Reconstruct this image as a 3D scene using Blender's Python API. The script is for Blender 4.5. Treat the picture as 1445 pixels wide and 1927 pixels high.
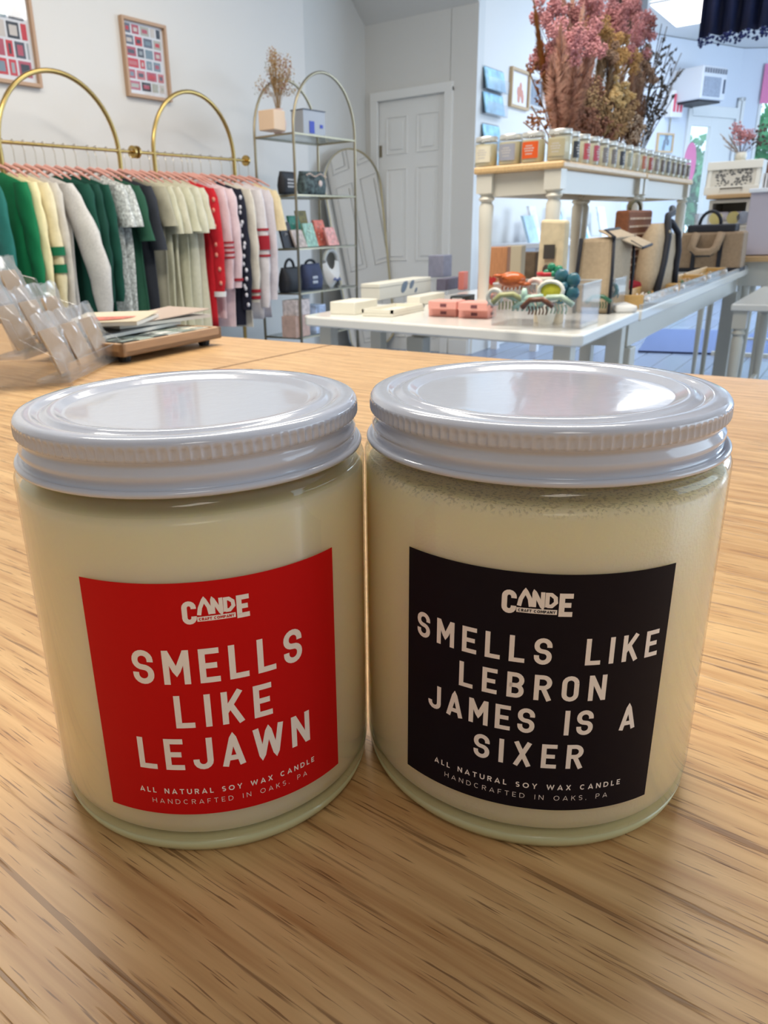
import bpy, bmesh, math, random
from mathutils import Vector, Matrix
random.seed(7)
sc = bpy.context.scene
for ob in list(bpy.data.objects): bpy.data.objects.remove(ob)
COL = sc.collection

# ---------------------------------------------------------------- camera, world, light, exposure
# world axes: X along the shop's long side wall, Y towards the left wall, Z up; z = 0 is the counter top
AZ = math.radians(36.2); SA, CA = math.sin(AZ), math.cos(AZ)
HC, FPX, TILT, ROLL = .1185, 1431., .3436, -.0375
PXC, PYC = 589.5, 950.
FLOOR, CEIL = -.92, 2.2
def old(x, y, z=0): return Vector((x*SA+y*CA, -x*CA+y*SA, z))
def cam_axes():
    c, s = math.cos(TILT), math.sin(TILT)
    fw = Vector((0, c, -s)); up = Vector((0, s, c)); rt = Vector((1, 0, 0))
    cr, sr = math.cos(ROLL), math.sin(ROLL)
    r = rt*cr+up*sr; u = -rt*sr+up*cr
    return [old(v.x, v.y, v.z) for v in (r, u, fw)]
CR, CU, CF = cam_axes()
CO = Vector((0, 0, HC))
cd = bpy.data.cameras.new('camera'); cam = bpy.data.objects.new('camera', cd); COL.objects.link(cam)
cd.sensor_fit = 'VERTICAL'; cd.sensor_height = 36; cd.lens = FPX*36/1927
cd.shift_x = (722.5-PXC)/1927; cd.shift_y = -(963.5-PYC)/1927
cd.clip_start = .005; cd.clip_end = 100
cd.dof.use_dof = True; cd.dof.focus_distance = .15; cd.dof.aperture_fstop = 60
M = Matrix((CR, CU, -CF)).transposed().to_4x4(); M.translation = CO
cam.matrix_world = M
sc.camera = cam
sc.view_settings.view_transform = 'Standard'; sc.view_settings.look = 'None'
sc.view_settings.gamma = 1; sc.view_settings.use_curve_mapping = False
sc.view_settings.exposure = -0.27

W = bpy.data.worlds.new('world'); sc.world = W; W.use_nodes = True
bg = W.node_tree.nodes['Background']; bg.inputs[0].default_value = (.62, .82, 1, 1); bg.inputs[1].default_value = 2.6

def area(name, loc, target, sx, sy, power, col):
    l = bpy.data.lights.new(name, 'AREA'); l.shape = 'RECTANGLE'; l.size = sx; l.size_y = sy
    l.energy = power; l.color = col
    o = bpy.data.objects.new(name, l); COL.objects.link(o); o.location = loc
    o.rotation_euler = (Vector(target)-Vector(loc)).to_track_quat('-Z', 'Y').to_euler()
    return o
WARM = (1, .93, .83); COOL = (.62, .78, 1)
k_ = area('light_ceiling_counter', (1.50, 1.12, CEIL-.03), (1.50, 1.12, 0), 2.6, .5, 132, WARM); k_.rotation_euler = (0, 0, math.radians(126.2))
area('light_ceiling_racks', (3.2, 2.2, CEIL-.03), (3.2, 2.2, 0), 1.2, .6, 26, WARM)
area('light_ceiling_shop', (5.2, .6, CEIL-.03), (5.2, .6, 0), 1.2, .6, 34, (1, .97, .93))
area('light_ceiling_entry', (8.6, .9, CEIL-.03), (8.6, .9, 0), 2, 1.2, 125, COOL)
area('light_side_window_sky', (2.6, -2.9, .7), (2.6, 2, .2), 3.2, 1.7, 22, (.78, .87, 1))
area('light_entry_window_sky', (9.5, -2.9, .6), (8.0, 2, .2), 3.4, 1.8, 215, COOL)
area('light_ceiling_behind', (-1.2, -1.0, CEIL-.03), (-1.2, -1.0, 0), 1.2, .6, 13, WARM)

# ---------------------------------------------------------------- pixel -> point on a real plane (photo surveying)
def ray(x, y): return CF+CR*((x-PXC)/FPX)+CU*((PYC-y)/FPX)
def onz(x, y, z): d = ray(x, y); return CO+d*((z-HC)/d.z)
def ona(x, y, a): d = ray(x, y); return CO+d*(a/d.x)
def onb(x, y, b): d = ray(x, y); return CO+d*(b/d.y)
def onp(x, y, p0, n): d = ray(x, y); return CO+d*((Vector(p0)-CO).dot(n)/d.dot(n))

# ---------------------------------------------------------------- materials
MATS = {}
def mat(name, col, rough=.5, metal=0, **k):
    if name in MATS: return MATS[name]
    m = bpy.data.materials.new(name); m.use_nodes = True; nt = m.node_tree; b = nt.nodes['Principled BSDF']
    b.inputs['Base Color'].default_value = (*col, 1); b.inputs['Roughness'].default_value = rough; b.inputs['Metallic'].default_value = metal
    for a, v in k.items():
        if a in ('noise', 'nscale', 'bump', 'stretch'): continue
        b.inputs[a].default_value = v
    if 'noise' in k or 'bump' in k:
        tc = nt.nodes.new('ShaderNodeTexCoord'); mp = nt.nodes.new('ShaderNodeMapping'); mp.inputs['Scale'].default_value = k.get('stretch', (1, 1, 1))
        n = nt.nodes.new('ShaderNodeTexNoise'); n.inputs['Scale'].default_value = k.get('nscale', 20); n.inputs['Detail'].default_value = 4
        nt.links.new(tc.outputs['Object'], mp.inputs['Vector']); nt.links.new(mp.outputs['Vector'], n.inputs['Vector'])
        if k.get('noise'):
            mx = nt.nodes.new('ShaderNodeMix'); mx.data_type = 'RGBA'
            mr = nt.nodes.new('ShaderNodeMapRange'); mr.inputs[1].default_value = .3; mr.inputs[2].default_value = .7
            nt.links.new(n.outputs[0], mr.inputs[0]); nt.links.new(mr.outputs[0], mx.inputs[0])
            f = k['noise']
            mx.inputs[6].default_value = (*[c*(1-f) for c in col], 1); mx.inputs[7].default_value = (*[min(1, c*(1+f)) for c in col], 1)
            nt.links.new(mx.outputs[2], b.inputs['Base Color'])
        if k.get('bump'):
            bp = nt.nodes.new('ShaderNodeBump'); bp.inputs['Strength'].default_value = k['bump']; bp.inputs['Distance'].default_value = .002
            nt.links.new(n.outputs[0], bp.inputs['Height']); nt.links.new(bp.outputs[0], b.inputs['Normal'])
    MATS[name] = m; return m
def srgb(r, g, b):
    f = lambda c: ((c/255+.055)/1.055)**2.4 if c > 10 else c/255/12.92
    return (f(r), f(g), f(b))
def emit(name, col, s):
    if name in MATS: return MATS[name]
    m = mat(name, (0, 0, 0)); b = m.node_tree.nodes['Principled BSDF']
    b.inputs['Emission Color'].default_value = (*col, 1); b.inputs['Emission Strength'].default_value = s
    return m
def clear(name, tint=(1, 1, 1), gloss=.12, rough=.05, haze=0):
    """thin clear sheet: mostly transparent, fresnel reflection, a little milky"""
    if name in MATS: return MATS[name]
    m = bpy.data.materials.new(name); m.use_nodes = True; nt = m.node_tree; nt.nodes.clear()
    o = nt.nodes.new('ShaderNodeOutputMaterial'); t = nt.nodes.new('ShaderNodeBsdfTransparent'); g = nt.nodes.new('ShaderNodeBsdfGlossy')
    t.inputs[0].default_value = (*tint, 1); g.inputs['Roughness'].default_value = rough
    lw = nt.nodes.new('ShaderNodeLayerWeight'); lw.inputs[0].default_value = .5
    pw_ = nt.nodes.new('ShaderNodeMath'); pw_.operation = 'POWER'; pw_.inputs[1].default_value = 4; nt.links.new(lw.outputs['Facing'], pw_.inputs[0])
    fr = nt.nodes.new('ShaderNodeMapRange'); fr.inputs[3].default_value = gloss*.4; fr.inputs[4].default_value = .85; nt.links.new(pw_.outputs[0], fr.inputs[0])
    mx = nt.nodes.new('ShaderNodeMixShader'); nt.links.new(fr.outputs[0], mx.inputs[0]); nt.links.new(t.outputs[0], mx.inputs[1]); nt.links.new(g.outputs[0], mx.inputs[2])
    last = mx
    if haze:
        df = nt.nodes.new('ShaderNodeBsdfDiffuse'); df.inputs[0].default_value = (.85, .85, .82, 1)
        m2 = nt.nodes.new('ShaderNodeMixShader'); m2.inputs[0].default_value = haze
        nt.links.new(mx.outputs[0], m2.inputs[1]); nt.links.new(df.outputs[0], m2.inputs[2]); last = m2
    nt.links.new(last.outputs[0], o.inputs[0]); MATS[name] = m; return m

def wood_mat(name, light, dark, pore, scale=1., plank=0., rough=.38):
    """oak: grain runs along local X"""
    m = bpy.data.materials.new(name); m.use_nodes = True; nt = m.node_tree; b = nt.nodes['Principled BSDF']; L = nt.links.new
    N = nt.nodes.new
    tc = N('ShaderNodeTexCoord')
    # slow wander of the grain
    wn = N('ShaderNodeTexNoise'); wn.inputs['Scale'].default_value = 5*scale; wn.inputs['Detail'].default_value = 2
    mpw = N('ShaderNodeMapping'); mpw.inputs['Scale'].default_value = (.5, 1.4, 1); L(tc.outputs['Object'], mpw.inputs[0]); L(mpw.outputs[0], wn.inputs[0])
    sub = N('ShaderNodeVectorMath'); sub.operation = 'SUBTRACT'; L(wn.outputs['Color'], sub.inputs[0]); sub.inputs[1].default_value = (.5, .5, .5)
    scl = N('ShaderNodeVectorMath'); scl.operation = 'MULTIPLY'; L(sub.outputs[0], scl.inputs[0]); scl.inputs[1].default_value = (0, .035/scale, 0)
    add = N('ShaderNodeVectorMath'); L(tc.outputs['Object'], add.inputs[0]); L(scl.outputs[0], add.inputs[1])
    def noise(sx, sy, s, det=3, src=add.outputs[0]):
        mp = N('ShaderNodeMapping'); mp.inputs['Scale'].default_value = (sx, sy, 1)
        n = N('ShaderNodeTexNoise'); n.inputs['Scale'].default_value = s*scale; n.inputs['Detail'].default_value = det
        L(src, mp.inputs[0]); L(mp.outputs[0], n.inputs[0]); return n.outputs[0]
    def ramp(src, a, bb):
        r = N('ShaderNodeMapRange'); r.inputs[1].default_value = a; r.inputs[2].default_value = bb; L(src, r.inputs[0]); return r.outputs[0]
    bands = ramp(noise(.06, 1, 190, 3), .36, .66)
    fine = ramp(noise(.04, 1, 760, 2), .35, .7)
    wide = ramp(noise(.15, 1, 14, 3), .3, .7)
    pores = ramp(noise(.045, 1, 1500, 2), .62, .68)
    dashes = ramp(noise(.04, 1, 520, 3), .60, .67)
    def mix(f, a, bcol, amt=1.):
        x = N('ShaderNodeMix'); x.data_type = 'RGBA'
        if amt != 1.:
            mm = N('ShaderNodeMath'); mm.operation = 'MULTIPLY'; mm.inputs[1].default_value = amt; L(f, mm.inputs[0]); f = mm.outputs[0]
        L(f, x.inputs[0])
        for s, v in ((6, a), (7, bcol)):
            if isinstance(v, tuple): x.inputs[s].default_value = (*v, 1)
            else: L(v, x.inputs[s])
        return x.outputs[2]
    c = mix(bands, light, dark, .9)
    c = mix(wide, c, tuple(v*.8 for v in dark), .35)
    c = mix(fine, c, tuple(min(1, v*1.08) for v in light), .35)
    c = mix(dashes, c, pore, .62)
    c = mix(pores, c, pore, .7)
    if plank:
        sep = N('ShaderNodeSeparateXYZ'); L(tc.outputs['Object'], sep.inputs[0])
        dv = N('ShaderNodeMath'); dv.operation = 'DIVIDE'; dv.inputs[1].default_value = plank; L(sep.outputs['Y'], dv.inputs[0])
        fl = N('ShaderNodeMath'); fl.operation = 'FLOOR'; L(dv.outputs[0], fl.inputs[0])
        wnz = N('ShaderNodeTexWhiteNoise'); wnz.noise_dimensions = '1D'; L(fl.outputs[0], wnz.inputs['W'])
        c = mix(wnz.outputs[0], c, tuple(v*.72 for v in light), .28)
        fr = N('ShaderNodeMath'); fr.operation = 'FRACT'; L(dv.outputs[0], fr.inputs[0])
        lt = N('ShaderNodeMath'); lt.operation = 'LESS_THAN'; lt.inputs[1].default_value = .004; L(fr.outputs[0], lt.inputs[0])
        c = mix(lt.outputs[0], c, tuple(v*.5 for v in dark), .7)
    L(c, b.inputs['Base Color'])
    bp = N('ShaderNodeBump'); bp.inputs['Strength'].default_value = .25; bp.inputs['Distance'].default_value = .0004; bp.invert = True
    L(dashes, bp.inputs['Height']); L(bp.outputs[0], b.inputs['Normal'])
    b.inputs['Roughness'].default_value = rough
    b.inputs['Specular IOR Level'].default_value = .4
    MATS[name] = m; return m

# ---------------------------------------------------------------- mesh builder
class MB:
    def __init__(s): s.v = []; s.f = []; s.mi = []; s.cur = 0
    def face(s, idx): s.f.append(idx); s.mi.append(s.cur)
    def box(s, c, d, rz=0, taper=1, mats=None):
        x, y, z = c; a, b, h = d[0]/2, d[1]/2, d[2]/2; o = len(s.v); cr, sr = math.cos(rz), math.sin(rz)
        for k, (zz, t) in enumerate(((-h, 1), (h, taper))):
            for px, py in ((-a, -b), (a, -b), (a, b), (-a, b)):
                px *= t; py *= t
                s.v.append((x+px*cr-py*sr, y+px*sr+py*cr, z+zz))
        for f in ((0, 3, 2, 1), (4, 5, 6, 7), (0, 1, 5, 4), (1, 2, 6, 5), (2, 3, 7, 6), (3, 0, 4, 7)): s.face([o+i for i in f])
        return s
    def prism(s, poly, z0, z1):
        o = len(s.v); n = len(poly)
        for z in (z0, z1):
            for p in poly: s.v.append((p[0], p[1], z))
        s.face([o+i for i in range(n)][::-1]); s.face([o+n+i for i in range(n)])
        for i in range(n): s.face([o+i, o+(i+1) % n, o+n+(i+1) % n, o+n+i])
        return s
    def slab(s, pts, off):
        """polygon in 3D extruded by vector off"""
        o = len(s.v); n = len(pts); off = Vector(off)
        for p in pts: s.v.append(tuple(p))
        for p in pts: s.v.append(tuple(Vector(p)+off))
        s.face([o+i for i in range(n)][::-1]); s.face([o+n+i for i in range(n)])
        for i in range(n): s.face([o+i, o+(i+1) % n, o+n+(i+1) % n, o+n+i])
        return s
    def quad(s, a, b, c, d):
        o = len(s.v); s.v += [tuple(a), tuple(b), tuple(c), tuple(d)]; s.face([o, o+1, o+2, o+3]); return s
    def tri(s, a, b, c):
        o = len(s.v); s.v += [tuple(a), tuple(b), tuple(c)]; s.face([o, o+1, o+2]); return s
    def lathe(s, prof, c=(0, 0, 0), n=32, cap=True, wave=None):
        o = len(s.v)
        for k, (r, z) in enumerate(prof):
            for i in range(n):
                t = 2*math.pi*i/n; rr = r+(wave(k, i) if wave else 0)
                s.v.append((c[0]+rr*math.cos(t), c[1]+rr*math.sin(t), c[2]+z))
        for k in range(len(prof)-1):
            for i in range(n):
                j = (i+1) % n; s.face([o+k*n+i, o+k*n+j, o+(k+1)*n+j, o+(k+1)*n+i])
        if cap:
            if prof[0][0] > 1e-5: s.face([o+i for i in range(n)][::-1])
            if prof[-1][0] > 1e-5: s.face([o+(len(prof)-1)*n+i for i in range(n)])
        return s
    def tube(s, pts, r, n=8, closed=False, cap=True):
        pts = [Vector(p) for p in pts]; m = len(pts); o = len(s.v); up = None
        rs = r if isinstance(r, (list, tuple)) else [r]*m
        for k, p in enumerate(pts):
            if closed: t = pts[(k+1) % m]-pts[k-1]
            else: t = pts[min(k+1, m-1)]-pts[max(k-1, 0)]
            t = t.normalized() if t.length > 1e-9 else Vector((0, 0, 1))
            if up is None: up = t.orthogonal().normalized()
            up = (up-t*up.dot(t)); up = up.normalized() if up.length > 1e-6 else t.orthogonal().normalized()
            w = t.cross(up)
            for i in range(n):
                a = 2*math.pi*i/n; s.v.append(tuple(p+(up*math.cos(a)+w*math.sin(a))*rs[k]))
        for k in range(m if closed else m-1):
            k2 = (k+1) % m
            for i in range(n):
                j = (i+1) % n; s.face([o+k*n+i, o+k*n+j, o+k2*n+j, o+k2*n+i])
        if cap and not closed: s.face([o+i for i in range(n)][::-1]); s.face([o+(m-1)*n+i for i in range(n)])
        return s
    def ball(s, c, r, n=8, m=6):
        if not isinstance(r, (tuple, list)): r = (r, r, r)
        o = len(s.v)
        for k in range(m+1):
            p = math.pi*k/m
            for i in range(n):
                t = 2*math.pi*i/n; s.v.append((c[0]+r[0]*math.sin(p)*math.cos(t), c[1]+r[1]*math.sin(p)*math.sin(t), c[2]-r[2]*math.cos(p)))
        for k in range(m):
            for i in range(n):
                j = (i+1) % n; s.face([o+k*n+i, o+k*n+j, o+(k+1)*n+j, o+(k+1)*n+i])
        return s
    def octa(s, c, r):
        o = len(s.v); x, y, z = c
        s.v += [(x+r, y, z), (x-r, y, z), (x, y+r, z), (x, y-r, z), (x, y, z+r), (x, y, z-r)]
        for f in ((0, 2, 4), (2, 1, 4), (1, 3, 4), (3, 0, 4), (2, 0, 5), (1, 2, 5), (3, 1, 5), (0, 3, 5)): s.face([o+i for i in f])
        return s
    def build(s, name, mats, parent=None, smooth=False, bevel=0, label=None, solid=0, world=False, merge=False):
        me = bpy.data.meshes.new(name)
        v = s.v
        if world and parent is not None:
            R = Matrix.Translation(parent.location) @ parent.rotation_euler.to_matrix().to_4x4(); R = R.inverted()
            v = [tuple(R @ Vector(p)) for p in v]
        me.from_pydata(v, [], s.f); me.update()
        if not isinstance(mats, (list, tuple)): mats = [mats]
        for m in mats: me.materials.append(m)
        for p, i in zip(me.polygons, s.mi): p.material_index = min(i, len(mats)-1)
        b = bmesh.new(); b.from_mesh(me)
        if merge: bmesh.ops.remove_doubles(b, verts=b.verts, dist=1e-5)
        bmesh.ops.recalc_face_normals(b, faces=b.faces); b.to_mesh(me); b.free()
        if smooth:
            for p in me.polygons: p.use_smooth = True
            if smooth != 'all': me.set_sharp_from_angle(angle=math.radians(smooth if smooth > 1 else 40))
        o = bpy.data.objects.new(name, me); COL.objects.link(o)
        if parent is not None: o.parent = parent
        if bevel:
            bv = o.modifiers.new('bevel', 'BEVEL'); bv.width = bevel; bv.segments = 2; bv.limit_method = 'ANGLE'
        if solid:
            so = o.modifiers.new('solid', 'SOLIDIFY'); so.thickness = solid; so.offset = 0
        if label: o['label'] = label
        return o

def tag(o, label, cat=None, group=None, kind=None):
    if label: o['label'] = label
    if cat: o['category'] = cat
    if group: o['group'] = group
    if kind: o['kind'] = kind
    return o
def thing(name, label, cat, loc=(0, 0, 0), rz=0, group=None):
    o = bpy.data.objects.new(name, None); COL.objects.link(o); o.location = Vector(loc); o.rotation_euler = (0, 0, rz)
    o.empty_display_size = .05
    return tag(o, label, cat, group)
def solo(name, mb, mats, label, cat, loc=(0, 0, 0), rz=0, group=None, **k):
    o = mb.build(name, mats, None, **k); o.location = Vector(loc); o.rotation_euler = (0, 0, rz)
    return tag(o, label, cat, group)
def struct(name, mb, mats, **k):
    o = mb.build(name, mats, None, **k); o['kind'] = 'structure'; return o

# ---------------------------------------------------------------- the room
M_wall = mat('wall_paint', srgb(222, 219, 213), .7, bump=.05, nscale=60)
M_wallg = mat('alcove_paint', srgb(212, 211, 206), .7, bump=.05, nscale=60)
M_wallb = mat('end_wall_paint', srgb(215, 220, 228), .7)
M_ceil = mat('ceiling_paint', srgb(225, 225, 222), .8)
M_trim = mat('trim_paint', srgb(226, 226, 222), .45)
def floor_mat():
    m = mat('floor_planks', srgb(150, 150, 150), .25); nt = m.node_tree; b = nt.nodes['Principled BSDF']
    tc = nt.nodes.new('ShaderNodeTexCoord'); br = nt.nodes.new('ShaderNodeTexBrick'); br.inputs['Scale'].default_value = 1.2
    br.inputs['Color1'].default_value = (*srgb(140, 152, 174), 1); br.inputs['Color2'].default_value = (*srgb(120, 132, 156), 1); br.inputs['Mortar'].default_value = (*srgb(80, 86, 100), 1)  # cool daylight put into the plank colours as a blue-grey tint
    br.inputs['Mortar Size'].default_value = .006; br.inputs['Brick Width'].default_value = 1.6; br.inputs['Row Height'].default_value = .22
    nt.links.new(tc.outputs['Object'], br.inputs[0]); nt.links.new(br.outputs[0], b.inputs['Base Color']); return m
A1, BL, BR = 6.16, 3.76, 2.796
A_END = 10.6
struct('floor', MB().box((5.5, .4, FLOOR-.05), (17.4, 7.4, .1)), floor_mat())
struct('ceiling', MB().box((5.5, .4, CEIL+.06), (17.4, 7.4, .1)), M_ceil)
struct('wall_left', MB().box((1.1, BL+.06, (CEIL+FLOOR)/2), (8.28, .12, CEIL-FLOOR)), M_wall)
struct('wall_alcove_left', MB().box((5.76, BL+.10, (CEIL+FLOOR)/2), (1.04, .12, CEIL-FLOOR)), M_wallg)
# wall with the six-panel door, left with a doorway
dL, dR = 3.768-.03, 3.02; dz = 1.165
w = MB(); w.box((A1+.06, (dR+BR)/2-.004, (CEIL+FLOOR)/2), (.12, dR-BR+.0, CEIL-FLOOR)); w.box((A1+.06, (dL+BL)/2+.05, (CEIL+FLOOR)/2), (.12, BL-dL+.1, CEIL-FLOOR)); w.box((A1+.06, (dL+dR)/2, (CEIL+dz)/2), (.12, dL-dR, CEIL-dz))
struct('wall_alcove_back', w, M_wallg)
struct('wall_right', MB().box(((A1+A_END)/2+.06, BR+.06, (CEIL+FLOOR)/2), (A_END-A1-.13, .12, CEIL-FLOOR)), M_wall)
# sloping soffit over the alcove
sl = MB(); z0, sA = 1.70, .733
sl.slab([(A1, BR, z0), (A1, BL+.04, z0), (A1-(CEIL-z0)/sA, BL+.04, CEIL), (A1-(CEIL-z0)/sA, BR, CEIL)], (0, 0, .06))
struct('ceiling_slope', sl, M_wallg)
# door
def door_leaf(x, yc, z0, wd, ht, parent_name, label_m):
    o = MB()
    o.box((x, yc, z0+ht/2), (.035, wd, ht))
    return o
d = struct('door_1', door_leaf(A1+.03, (dL+dR)/2, FLOOR+.003, dL-dR+.0, dz-FLOOR-.003, '', ''), M_trim, bevel=.003)
pn = MB(); yc = (dL+dR)/2-.02; pw = .19
for yy in (yc-.145, yc+.145):
    for (za, zb) in ((-.80, -.30), (-.14, .60), (.72, 1.0)):
        pn.tube([(A1+.012, yy-pw/2, za), (A1+.012, yy+pw/2, za), (A1+.012, yy+pw/2, zb), (A1+.012, yy-pw/2, zb)], .008, 6, closed=True)
        pn.box((A1+.010, yy, (za+zb)/2), (.012, pw-.07, zb-za-.07), 0)
pn.build('door_panel', M_trim, d, bevel=.003)
hg = MB()
for z in (.75, .1, -.65): hg.box((A1+.008, yc+.30, z), (.012, .02, .09))
hg.build('hinge', mat('dull_brass', srgb(140, 130, 110), .4, 1), d)
t = MB(); fz = FLOOR
for yy in (dL-.03, dR+.0): t.box((A1-.012, yy+.0, (fz+dz)/2), (.03, .07, dz-fz))
t.box((A1-.012, (dL+dR)/2-.015, dz+.0), (.032, dL-dR+.04, .07))
struct('trim_1', t, M_trim, bevel=.004)
struct('baseboard_left', MB().box((1.3, BL-.008, FLOOR+.06), (7.8, .016, .12)), M_trim)
struct('baseboard_alcove', MB().box((A1-.008, 2.885, FLOOR+.06), (.016, .17, .12)), M_trim)
struct('baseboard_right', MB().box(((A1+A_END)/2, BR-.008, FLOOR+.06), (A_END-A1-.1, .016, .12)), M_trim)

# angled end wall with door, then the window wall
ANG = math.radians(-21.8)
E0 = Vector((A_END, BR, 0)); ED = Vector((math.cos(ANG), math.sin(ANG), 0)); EN = Vector((math.sin(ANG), -math.cos(ANG), 0))  # EN faces the room
def one(x, y, off=0): return onp(x, y, E0+EN*off, EN)
def edist(p): return (Vector(p)-E0).dot(ED)
pc = one(1371, 300); L1 = edist(pc)
dl, dr = edist(one(1276, 400)), edist(one(1362, 400)); dtop = one(1320, 216).z
def wbox(mb, s0, s1, z0, z1, th=.12, off=0.):
    c = E0+ED*((s0+s1)/2)-EN*(th/2-off)
    mb.box((c.x, c.y, (z0+z1)/2), (s1-s0, th, z1-z0), ANG); return mb
w = MB(); wbox(w, -.05, dl, FLOOR, CEIL); wbox(w, dr, L1, FLOOR, CEIL); wbox(w, dl, dr, dtop, CEIL)
struct('wall_end', w, M_wallb)
t = MB(); f = .06
wbox(t, dl-f, dl+.03, FLOOR, dtop+f, .06, .03); wbox(t, dr-.03, dr+f, FLOOR, dtop+f, .06, .03); wbox(t, dl, dr, dtop-.02, dtop+f+.05, .06, .03)
struct('trim_2', t, M_trim, bevel=.004)
gd = MB(); gl, gr = edist(one(1283, 300)), edist(one(1330, 300)); gt = one(1300, 236).z
wbox(gd, dl+.03, gl, FLOOR, dtop-.02, .05); wbox(gd, gr, dr-.03, FLOOR, dtop-.02, .05); wbox(gd, gl, gr, gt, dtop-.02, .05); wbox(gd, gl, gr, FLOOR, FLOOR+.35, .05)
d2 = struct('door_2', gd, M_trim, bevel=.004)
M_glass = clear('window_glass')
wbox(MB(), gl, gr, FLOOR+.35, gt, .006, -.02).build('glass_pane', M_glass, d2)
# window wall
ANG2 = math.radians(-48.8); F0 = E0+ED*L1; FD = Vector((math.cos(ANG2), math.sin(ANG2), 0)); FN = Vector((math.sin(ANG2), -math.cos(ANG2), 0))
def onf(x, y, off=0): return onp(x, y, F0+FN*off, FN)
def fdist(p): return (Vector(p)-F0).dot(FD)
def wbox2(mb, s0, s1, z0, z1, th=.12, off=0.):
    c = F0+FD*((s0+s1)/2)-FN*(th/2-off)
    mb.box((c.x, c.y, (z0+z1)/2), (s1-s0, th, z1-z0), ANG2); return mb
wt = onf(1400, 184).z; s1a, s1b, s2a = .02, fdist(onf(1386, 300)), fdist(onf(1412, 300))
L2 = 5.6
w = MB(); wbox2(w, 0, L2, wt, CEIL); wbox2(w, 0, L2, FLOOR, -.1); wbox2(w, s1b, s2a, -.1, wt); wbox2(w, s2a+1.6, L2, -.1, wt)
struct('wall_window', w, M_wallb)
for n_, (q0, q1) in enumerate(((s1a, s1b), (s2a, s2a+1.6))):
    t = MB(); f = .04
    wbox2(t, q0, q0+f, -.1, wt, .08, .02); wbox2(t, q1-f, q1, -.1, wt, .08, .02); wbox2(t, q0, q1, wt-f, wt, .08, .02); wbox2(t, q0, q1, -.13, -.08, .14, .05)
    wn = struct('window_%d' % (n_+1), t, M_trim)
    wbox2(MB(), q0+f, q1-f, -.08, wt-f, .005, -.03).build('glass_pane', M_glass, wn)
# side wall (out of frame) with its windows, back wall behind the counter
def wallhole(a0, a1, y, holes, z0, z1):
    mb = MB(); x = a0
    for h0, h1 in holes:
        mb.box(((x+h0)/2, y, (CEIL+FLOOR)/2), (h0-x, .12, CEIL-FLOOR)); x = h1
        mb.box(((h0+h1)/2, y, (z1+CEIL)/2), (h1-h0, .12, CEIL-z1)); mb.box(((h0+h1)/2, y, (FLOOR+z0)/2), (h1-h0, .12, z0-FLOOR))
    mb.box(((x+a1)/2, y, (CEIL+FLOOR)/2), (a1-x, .12, CEIL-FLOOR)); return mb
struct('wall_street', wallhole(-3, 13.9, -3.1, [(1.0, 4.2), (7.8, 11.2)], -.25, 1.6), M_wall)
struct('wall_behind', MB().box((-3.06, .35, (CEIL+FLOOR)/2), (.12, 7, CEIL-FLOOR)), M_wall)
# ceiling light panels (recessed diffusers)
M_panel = emit('light_panel', (1, .98, .95), 5)
M_frame_w = mat('white_metal', (.8, .8, .8), .4)
def ceiling_light(pts, label):
    c = sum((Vector(p) for p in pts), Vector())/4
    r = thing('ceiling_light', label, 'light', (c.x, c.y, CEIL), 0, 'flat ceiling light panels')
    MB().slab([(p[0], p[1], CEIL-.012) for p in pts], (0, 0, .01)).build('diffuser', M_panel, r, world=True)
    fr = MB(); fr.tube([(p[0], p[1], CEIL-.008) for p in pts], .012, 4, closed=True); fr.build('frame', M_frame_w, r, world=True)
p1, p2 = onz(1272, 48, CEIL), onz(1318, 43, CEIL)
lx, ly = p1.x, p1.y
ceiling_light([(lx-1.25, ly-.62, 0), (lx, ly-.62, 0), (lx, ly, 0), (lx-1.25, ly, 0)], 'bright white ceiling light panel at the top right above the shop')
M_trunk = mat('bark', srgb(90, 75, 60), .8)
M_leaf = mat('tree_leaves', srgb(70, 140, 90), .6)  # one even green for all the foliage
def tree(x, y, h, r, label):
    t = thing('street_tree', label, 'tree', (x, y, FLOOR))
    MB().tube([(0, 0, 0), (.05, .02, h*.4), (0, 0, h*.75)], [.12, .09, .04], 8).build('trunk', M_trunk, t, smooth=1)
    mb = MB(); rnd = random.Random(int(x*100))
    for k in range(900):
        a, b_ = rnd.uniform(0, 6.28), math.acos(rnd.uniform(-1, 1)); q = r*rnd.uniform(.3, 1)
        c = Vector((q*math.sin(b_)*math.cos(a), q*math.sin(b_)*math.sin(a), h*.72+q*1.1*math.cos(b_)))
        u = Vector((rnd.uniform(-1, 1), rnd.uniform(-1, 1), rnd.uniform(-1, 1))).normalized()*rnd.uniform(.08, .16); v_ = u.orthogonal()*.6
        mb.quad(c-u, c-v_, c+u, c+v_)
    mb.build('foliage', M_leaf, t)
pt = ray(1300, 270); tree(pt.x*18/1, pt.y*18/1, 2.4, 1.0, 'leafy green tree outside, seen through the glass of the entry door')
pt = ray(1432, 280); tree(pt.x*16, pt.y*16, 2.9, 1.25, 'leafy green tree outside the right-hand window')
struct('ground_outside', MB().box((17.8, 0, FLOOR-.1), (7, 16, .1)), mat('pavement', srgb(190, 190, 190), .8))

# ---------------------------------------------------------------- the oak counter (foreground)
M_oak = wood_mat('oak_counter', srgb(226, 186, 130), srgb(178, 128, 76), srgb(98, 58, 26), 1., .31)
cdx = old(.757, -.653); cang = math.atan2(cdx.y, cdx.x)
e0 = old(-.109, .977)
counter = thing('counter', 'long oak counter with pronounced grain that the candles stand on', 'counter', e0, cang)
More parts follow.
